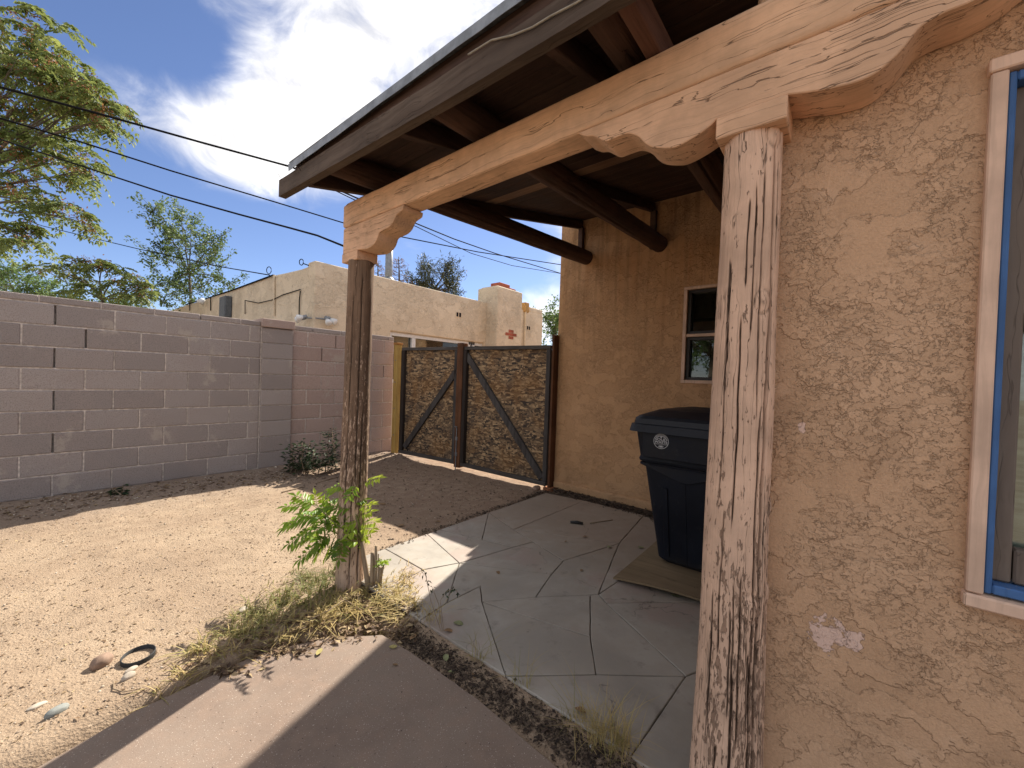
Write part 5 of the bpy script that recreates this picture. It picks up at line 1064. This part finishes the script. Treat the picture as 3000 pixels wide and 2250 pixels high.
twig([(1070, 1800), (1010, 1790), (960, 1822), (900, 1850)], .004, 'long dry twig across the straw by the stumps', None, .035)
twig([(2010, 1706), (1990, 1694), (1950, 1690), (1915, 1692)], .003, 'thin twig near the plywood edge', None, .004)
q = G(1690, 1535, ZP); tag(MB().tube([(q.x-.03, q.y+.05, ZP+.012), (q.x, q.y, ZP+.016), (q.x+.02, q.y-.05, ZP+.012)], [.010, .015, .011], 8).build('black_plastic_scrap', plain('black_scrap', (.02, .02, .02), .5), None, True), 'small black plastic scrap on the patio beside the wood sliver', 'scrap')
# fallen leaves one can pick apart
random.seed(33); lmes = []
for i in range(4):
    b = bmesh.new(); n = 7; cen = []; lf = []; rt = []
    for k in range(n):
        t = k/(n-1); w_ = math.sin(math.pi*min(1, t*.92+.04))**.8*.30; cz = .10*math.sin(t*3+i)+.05*i*t; cu = .12+.05*i
        cen.append(b.verts.new((t, 0, cz))); lf.append(b.verts.new((t, w_, cz+cu*w_*(1+t)))); rt.append(b.verts.new((t, -w_, cz+cu*w_*(1.5-t))))
    for k in range(n-1): b.faces.new((cen[k], cen[k+1], lf[k+1], lf[k])); b.faces.new((rt[k], rt[k+1], cen[k+1], cen[k]))
    me = bpy.data.meshes.new('leaf'); b.to_mesh(me); b.free(); smooth(me); lmes.append(me)
M_FL = [plain('yellow_leaf', (.36, .30, .11), .7, .3, 0, .3, 40), plain('brown_leaf', (.24, .15, .08), .8, .2, 0, .3, 40), plain('olive_leaf', (.22, .23, .11), .7, .3, 0, .3, 40)]
LS = [(1328, 1845, 2, .055, 'olive curled leaf on the patio edge beside the dry weed'), (1300, 1872, 1, .05, 'dry brown leaf where the dirt joint meets the patio corner'), (1305, 1925, 2, .045, 'olive leaf lying in the dirt joint by the patio corner'), (1420, 2010, 2, .05, 'largest olive leaf lying in the dirt joint along the patio'), (1270, 1900, 1, .035, 'small brown leaf in the dirt joint near the straw'), (1330, 1965, 2, .03, 'small olive leaf in the dirt joint along the patio'),
      (942, 1900, 0, .045, 'yellow leaf on the sunlit red walkway below the straw'), (1140, 1892, 0, .04, 'yellow leaf on the red walkway at the shadow edge'), (1455, 1690, 1, .04, 'brown leaf on the shaded patio near the lit corner'), (1780, 1620, 2, .045, 'olive leaf on the patio halfway to the plywood'), (1868, 1620, 2, .05, 'olive leaf on the patio beside the plywood corner'), (1990, 1768, 2, .055, 'olive leaf on the patio in front of the plywood'), (1700, 1690, 1, .03, 'small brown leaf on the middle of the patio'), (1720, 1586, 1, .04, 'brown leaf on the patio before the black scrap'), (1655, 1603, 1, .03, 'small brown leaf on the patio joint before the black scrap'),
      (1218, 1860, 1, .05, 'brown leaf on the walkway corner under the straw'), (1390, 1990, 1, .04, 'brown leaf in the dirt joint by the largest olive leaf'), (1715, 2120, 1, .045, 'brown leaf on the patio edge near the dry weeds'), (1030, 2248, 2, .05, 'olive leaf on the shaded red walkway'), (1166, 1945, 1, .025, 'tiny brown leaf on the shaded red walkway'), (1290, 1530, 1, .06, 'brown leaf on the shaded dirt near the patio edge'), (1185, 1540, 1, .06, 'brown leaf on the shaded dirt beside the left post'), (1110, 1480, 1, .07, 'brown leaf on the shaded dirt behind the left post')]
for i, (px, py, mi, sz, lbl) in enumerate(LS):
    q = G(px, py, 0); z = ZP if (PX0 < q.x < XB and q.y < PY1) else max(gz(q.x, q.y), ZR if gz(q.x, q.y) < ZR-.03 else -9)
    me = lmes[i % 4].copy(); me.materials.append(M_FL[mi]); o = link('fallen_leaf', me); o.location = (q.x, q.y, z+.004); o.scale = (sz,)*3; o.rotation_euler = (random.uniform(-.15, .15), random.uniform(-.1, .2), random.uniform(0, 6.28))
    tag(o, lbl, 'leaf', 'fallen leaves on the ground')
# crumpled white paper in the joint
q = G(1733, 2195, -.01); b = bmesh.new(); bmesh.ops.create_icosphere(b, subdivisions=3, radius=.016)
for v in b.verts: v.co *= 1+.5*float(pn(v.co.x*120, v.co.y*120, v.co.z*120)); v.co.x *= 1.5
me = bpy.data.meshes.new('paper'); b.to_mesh(me); b.free(); o = link('paper_scrap', me, plain('white_paper', (.7, .68, .65), .8)); o.location = (q.x, q.y, .0); tag(o, 'crumpled white paper scrap in the dirt joint by the patio', 'paper')

# ================================================================== PLYWOOD AND BIN
M_PLY = m_wood('dirty_plywood', (.20, .145, .085), (.27, .20, .12), (.16, .115, .07), 1, .35, .85, None, 0, False, .3)
b = bmesh.new(); nx_, ny_ = 12, 14; cr_ = [(2.44, 1.10), (3.42, 1.12), (3.42, .33), (2.56, .33)]
def ply(u, v, dz):
    a = Vector(cr_[0]).lerp(Vector(cr_[1]), u); c = Vector(cr_[3]).lerp(Vector(cr_[2]), u); p = a.lerp(c, v)
    lift = .030*(1-u)**2*(.35+.65*math.sin(math.pi*min(1, v*1.1)))+.004
    return (p.x+.004*float(pn(v*9, u*9, 3.)), p.y, ZP+lift+dz)
for dz in (0, .011):
    gr = [[b.verts.new(ply(i/nx_, j/ny_, dz)) for j in range(ny_+1)] for i in range(nx_+1)]
    for i in range(nx_):
        for j in range(ny_): b.faces.new((gr[i][j], gr[i+1][j], gr[i+1][j+1], gr[i][j+1]))
    if dz == 0: g0 = gr
ed = [(i, 0) for i in range(nx_+1)]+[(nx_, j) for j in range(1, ny_+1)]+[(i, ny_) for i in range(nx_-1, -1, -1)]+[(0, j) for j in range(ny_-1, 0, -1)]
for k in range(len(ed)):
    (i, j), (i2, j2) = ed[k], ed[(k+1) % len(ed)]; b.faces.new((g0[i][j], g0[i2][j2], gr[i2][j2], gr[i][j]))
bmesh.ops.recalc_face_normals(b, faces=b.faces[:]); me = bpy.data.meshes.new('plywood'); b.to_mesh(me); b.free(); tag(link('plywood_sheet', me, M_PLY), 'dirty brown plywood sheet lying under the wheeled bin', 'board')
def mat_bin():
    k = NT('dark_blue_plastic', .6, .22); p = k.pos(); a = k.noise(p, 3, 4, .6); f = k.noise(p, 150, 3, .6); z = k.sep(p)[2]
    col = k.mix(k.mr(a, .35, .7), (.006, .008, .014), (.010, .013, .022)); col = k.mix(k.mr(k.ma('ADD', z, k.ma('MULTIPLY', a, .3)), .32, .08, 0, .5), col, (.07, .06, .05)); col = k.mix(k.mr(k.noise(p, 22, 5, .7), .58, .75, 0, .35), col, (.06, .058, .055))
    return k.done(col, k.bump(f, .15, .002), k.mr(a, .3, .7, .42, .65))
M_BIN = mat_bin(); M_LID = plain('grey_blue_lid_plastic', (.017, .019, .025), .5, .35, 0, .35, 5)
BX0, BX1, BYC = 2.66, 3.46, .775; ZL = ZP+.022
binr = empty('wheeled_bin', (3.1, BYC, ZL), 'dark blue wheeled rubbish bin with white round emblem behind the near post', 'bin')
def bsec(t):   # section at height fraction t: x0, x1, half width, corner radius
    return (2.90-.20*t, 3.30+.12*t, .205+.105*t, .05+.01*t)
def rrect(x0, x1, hw, r, z, n=5):
    P = []
    for cx_, cy_, a0 in ((x1-r, BYC+hw-r, 0), (x0+r, BYC+hw-r, 90), (x0+r, BYC-hw+r, 180), (x1-r, BYC-hw+r, 270)):
        for k in range(n+1): a = R(a0+90*k/n); P.append((cx_+r*math.cos(a), cy_+r*math.sin(a), z))
    return P
def loft(secs, name, mat, parent, cap=(True, True), smo=False):
    b = bmesh.new(); rg = [[b.verts.new(p) for p in s_] for s_ in secs]; n = len(rg[0])
    for a_, c_ in zip(rg, rg[1:]):
        for k in range(n): b.faces.new((a_[k], a_[(k+1) % n], c_[(k+1) % n], c_[k]))
    if cap[0]: b.faces.new(rg[0][::-1])
    if cap[1]: b.faces.new(rg[-1])
    bmesh.ops.recalc_face_normals(b, faces=b.faces[:]); me = bpy.data.meshes.new(name); b.to_mesh(me); b.free(); return link(name, me, mat, parent)
HB = .975; secs = []
for t, ex in ((0, -.03), (.03, .0), (.25, 0), (.5, 0), (.70, .0), (.735, .004), (.745, .028), (.76, .030), (.78, .020), (.97, .020), (1.0, .02)):
    x0, x1, hw, r = bsec(t); secs.append(rrect(x0-ex*.8, x1+ex*.5, hw+ex, r, ZL+HB*t))
body = loft(secs, 'body', M_BIN, binr)
# moulded ribs and recess panels on the side that faces the patio
def face_x(t): return bsec(t)[0]
def sidepanel(t0, t1, y0, y1, d, nm):
    xa, xb_ = face_x(t0)-d, face_x(t1)-d; MB().prism([(xa, ZL+HB*t0), (xb_, ZL+HB*t1), (xb_+.02+d, ZL+HB*t1), (xa+.02+d, ZL+HB*t0)], 1, y0, y1, .002).build(nm, M_BIN, body)
sidepanel(.06, .57, BYC+.115, BYC+.150, .010, 'rib'); sidepanel(.06, .57, BYC-.150, BYC-.115, .010, 'rib'); sidepanel(.03, .735, BYC-.003, BYC+.003, .003, 'mould_seam')
MB().prism([(BYC+.30, ZL+.70), (BYC+.03, ZL+.615), (BYC-.03, ZL+.615), (BYC-.28, ZL+.70), (BYC-.28, ZL+.715), (BYC+.30, ZL+.715)], 0, face_x(.66)-.013, face_x(.66)+.03, .003).build('gusset', M_BIN, body)
EPX = 2.668
MB().box(EPX, EPX+.06, BYC-.255, BYC+.255, ZL+.77, ZL+.935, .004).build('emblem_panel', M_BIN, body)
def lsec(x0, x1, hw, r, z, tilt=.0, dome=0):
    out = []
    for (x, y, zz) in rrect(x0, x1, hw, r, z): out.append((x, y, zz+tilt*(x-3.0)))
    return out
zt_ = ZL+HB
lid = loft([lsec(2.622, 3.46, .350, .06, zt_-.036), lsec(2.640, 3.455, .343, .06, zt_+.012), lsec(2.655, 3.45, .330, .06, zt_+.016), lsec(2.662, 3.445, .325, .06, zt_+.050), lsec(2.68, 3.43, .305, .06, zt_+.068), lsec(2.80, 3.36, .22, .08, zt_+.108), lsec(2.92, 3.30, .12, .06, zt_+.12)], 'lid', M_LID, binr)
for s_ in (-1, 1):
    MB().tube([(3.37, BYC+s_*.235, ZL+.115), (3.37, BYC+s_*.285, ZL+.115)], .12, 24).build('wheel', plain('black_rubber', (.02, .02, .02), .8), binr, False)
MB().tube([(3.50, BYC-.24, zt_-.02), (3.50, BYC+.24, zt_-.02)], .016, 10).build('handle', M_BIN, binr, True)
# emblem: ring, lettering, bars
M_EMB = plain('white_emblem_print', (.50, .51, .52), .6, .3, 0, .12, 60)
ec = onax(1937, 1293, 0, EPX); ex_ = EPX-.002; EC = Vector((ex_, ec.y, ec.z)); er = .056; KS = .88
def emb(mb, nm='emblem_mark'):
    return mb.build(nm, M_EMB, body)
def ringmb(r0, r1, a0=0, a1=360, cy=0, cz=0, sx=1):
    mb = MB(); n = max(6, int((a1-a0)/8)); prev = None
    for k in range(n+1):
        a = R(a0+(a1-a0)*k/n); c_, s_ = math.cos(a), math.sin(a)
        cur = [mb.b.verts.new((EC.x, EC.y-KS*(cy+r_*c_*sx), EC.z+KS*(cz+r_*s_))) for r_ in (r0, r1)]
        if prev: mb.b.faces.new((prev[0], prev[1], cur[1], cur[0]))
        prev = cur
    return mb
def rect(mb, y0, y1, z0, z1):
    vs = [mb.b.verts.new((EC.x, EC.y-KS*a, EC.z+KS*c)) for a, c in ((y0, z0), (y1, z0), (y1, z1), (y0, z1))]; mb.b.faces.new(vs)
emb(ringmb(er-.0035, er), 'emblem_ring'); emb(ringmb(er*.66, er*.74, 32, 148), 'emblem_ring')
mb = MB()
for k in range(15):
    a = R(38+k*7.4); r_ = er*.84; y_, z_ = r_*math.cos(a), r_*math.sin(a); rect(mb, y_-.0016, y_+.0016, z_-.0042, z_+.0042)
rect(mb, -er*.93, er*.93, -.0197, -.0179); rect(mb, -er*.93, er*.93, -.0249, -.0232)
emb(mb); emb(ringmb(0.001, .007, 0, 360, 0, .0325)); emb(ringmb(.0075, .0092, 0, 360, 0, -.039, 2.0)); emb(ringmb(.001, .0053, 0, 360, 0, -.039, 2.2))
def text(s_, y, z, size, wdt):
    cu = bpy.data.curves.new('lettering', 'FONT'); cu.body = s_; cu.size = size; cu.align_x = 'CENTER'; cu.align_y = 'CENTER'; cu.offset = .0006
    to = bpy.data.objects.new('tmp', cu); COL.objects.link(to); bpy.context.view_layer.update(); me = bpy.data.meshes.new_from_object(to); bpy.data.objects.remove(to)
    xs_ = [v.co.x for v in me.vertices]; k = wdt/(max(xs_)-min(xs_))
    for v in me.vertices: v.co = Vector((EC.x, EC.y-KS*(y+v.co.x*k), EC.z+KS*(z+v.co.y)))
    o = link('emblem_lettering', me, M_EMB, body)
text('SOLID', 0, .0127, .0254, .091); text('WASTE', 0, -.0075, .0228, .096)
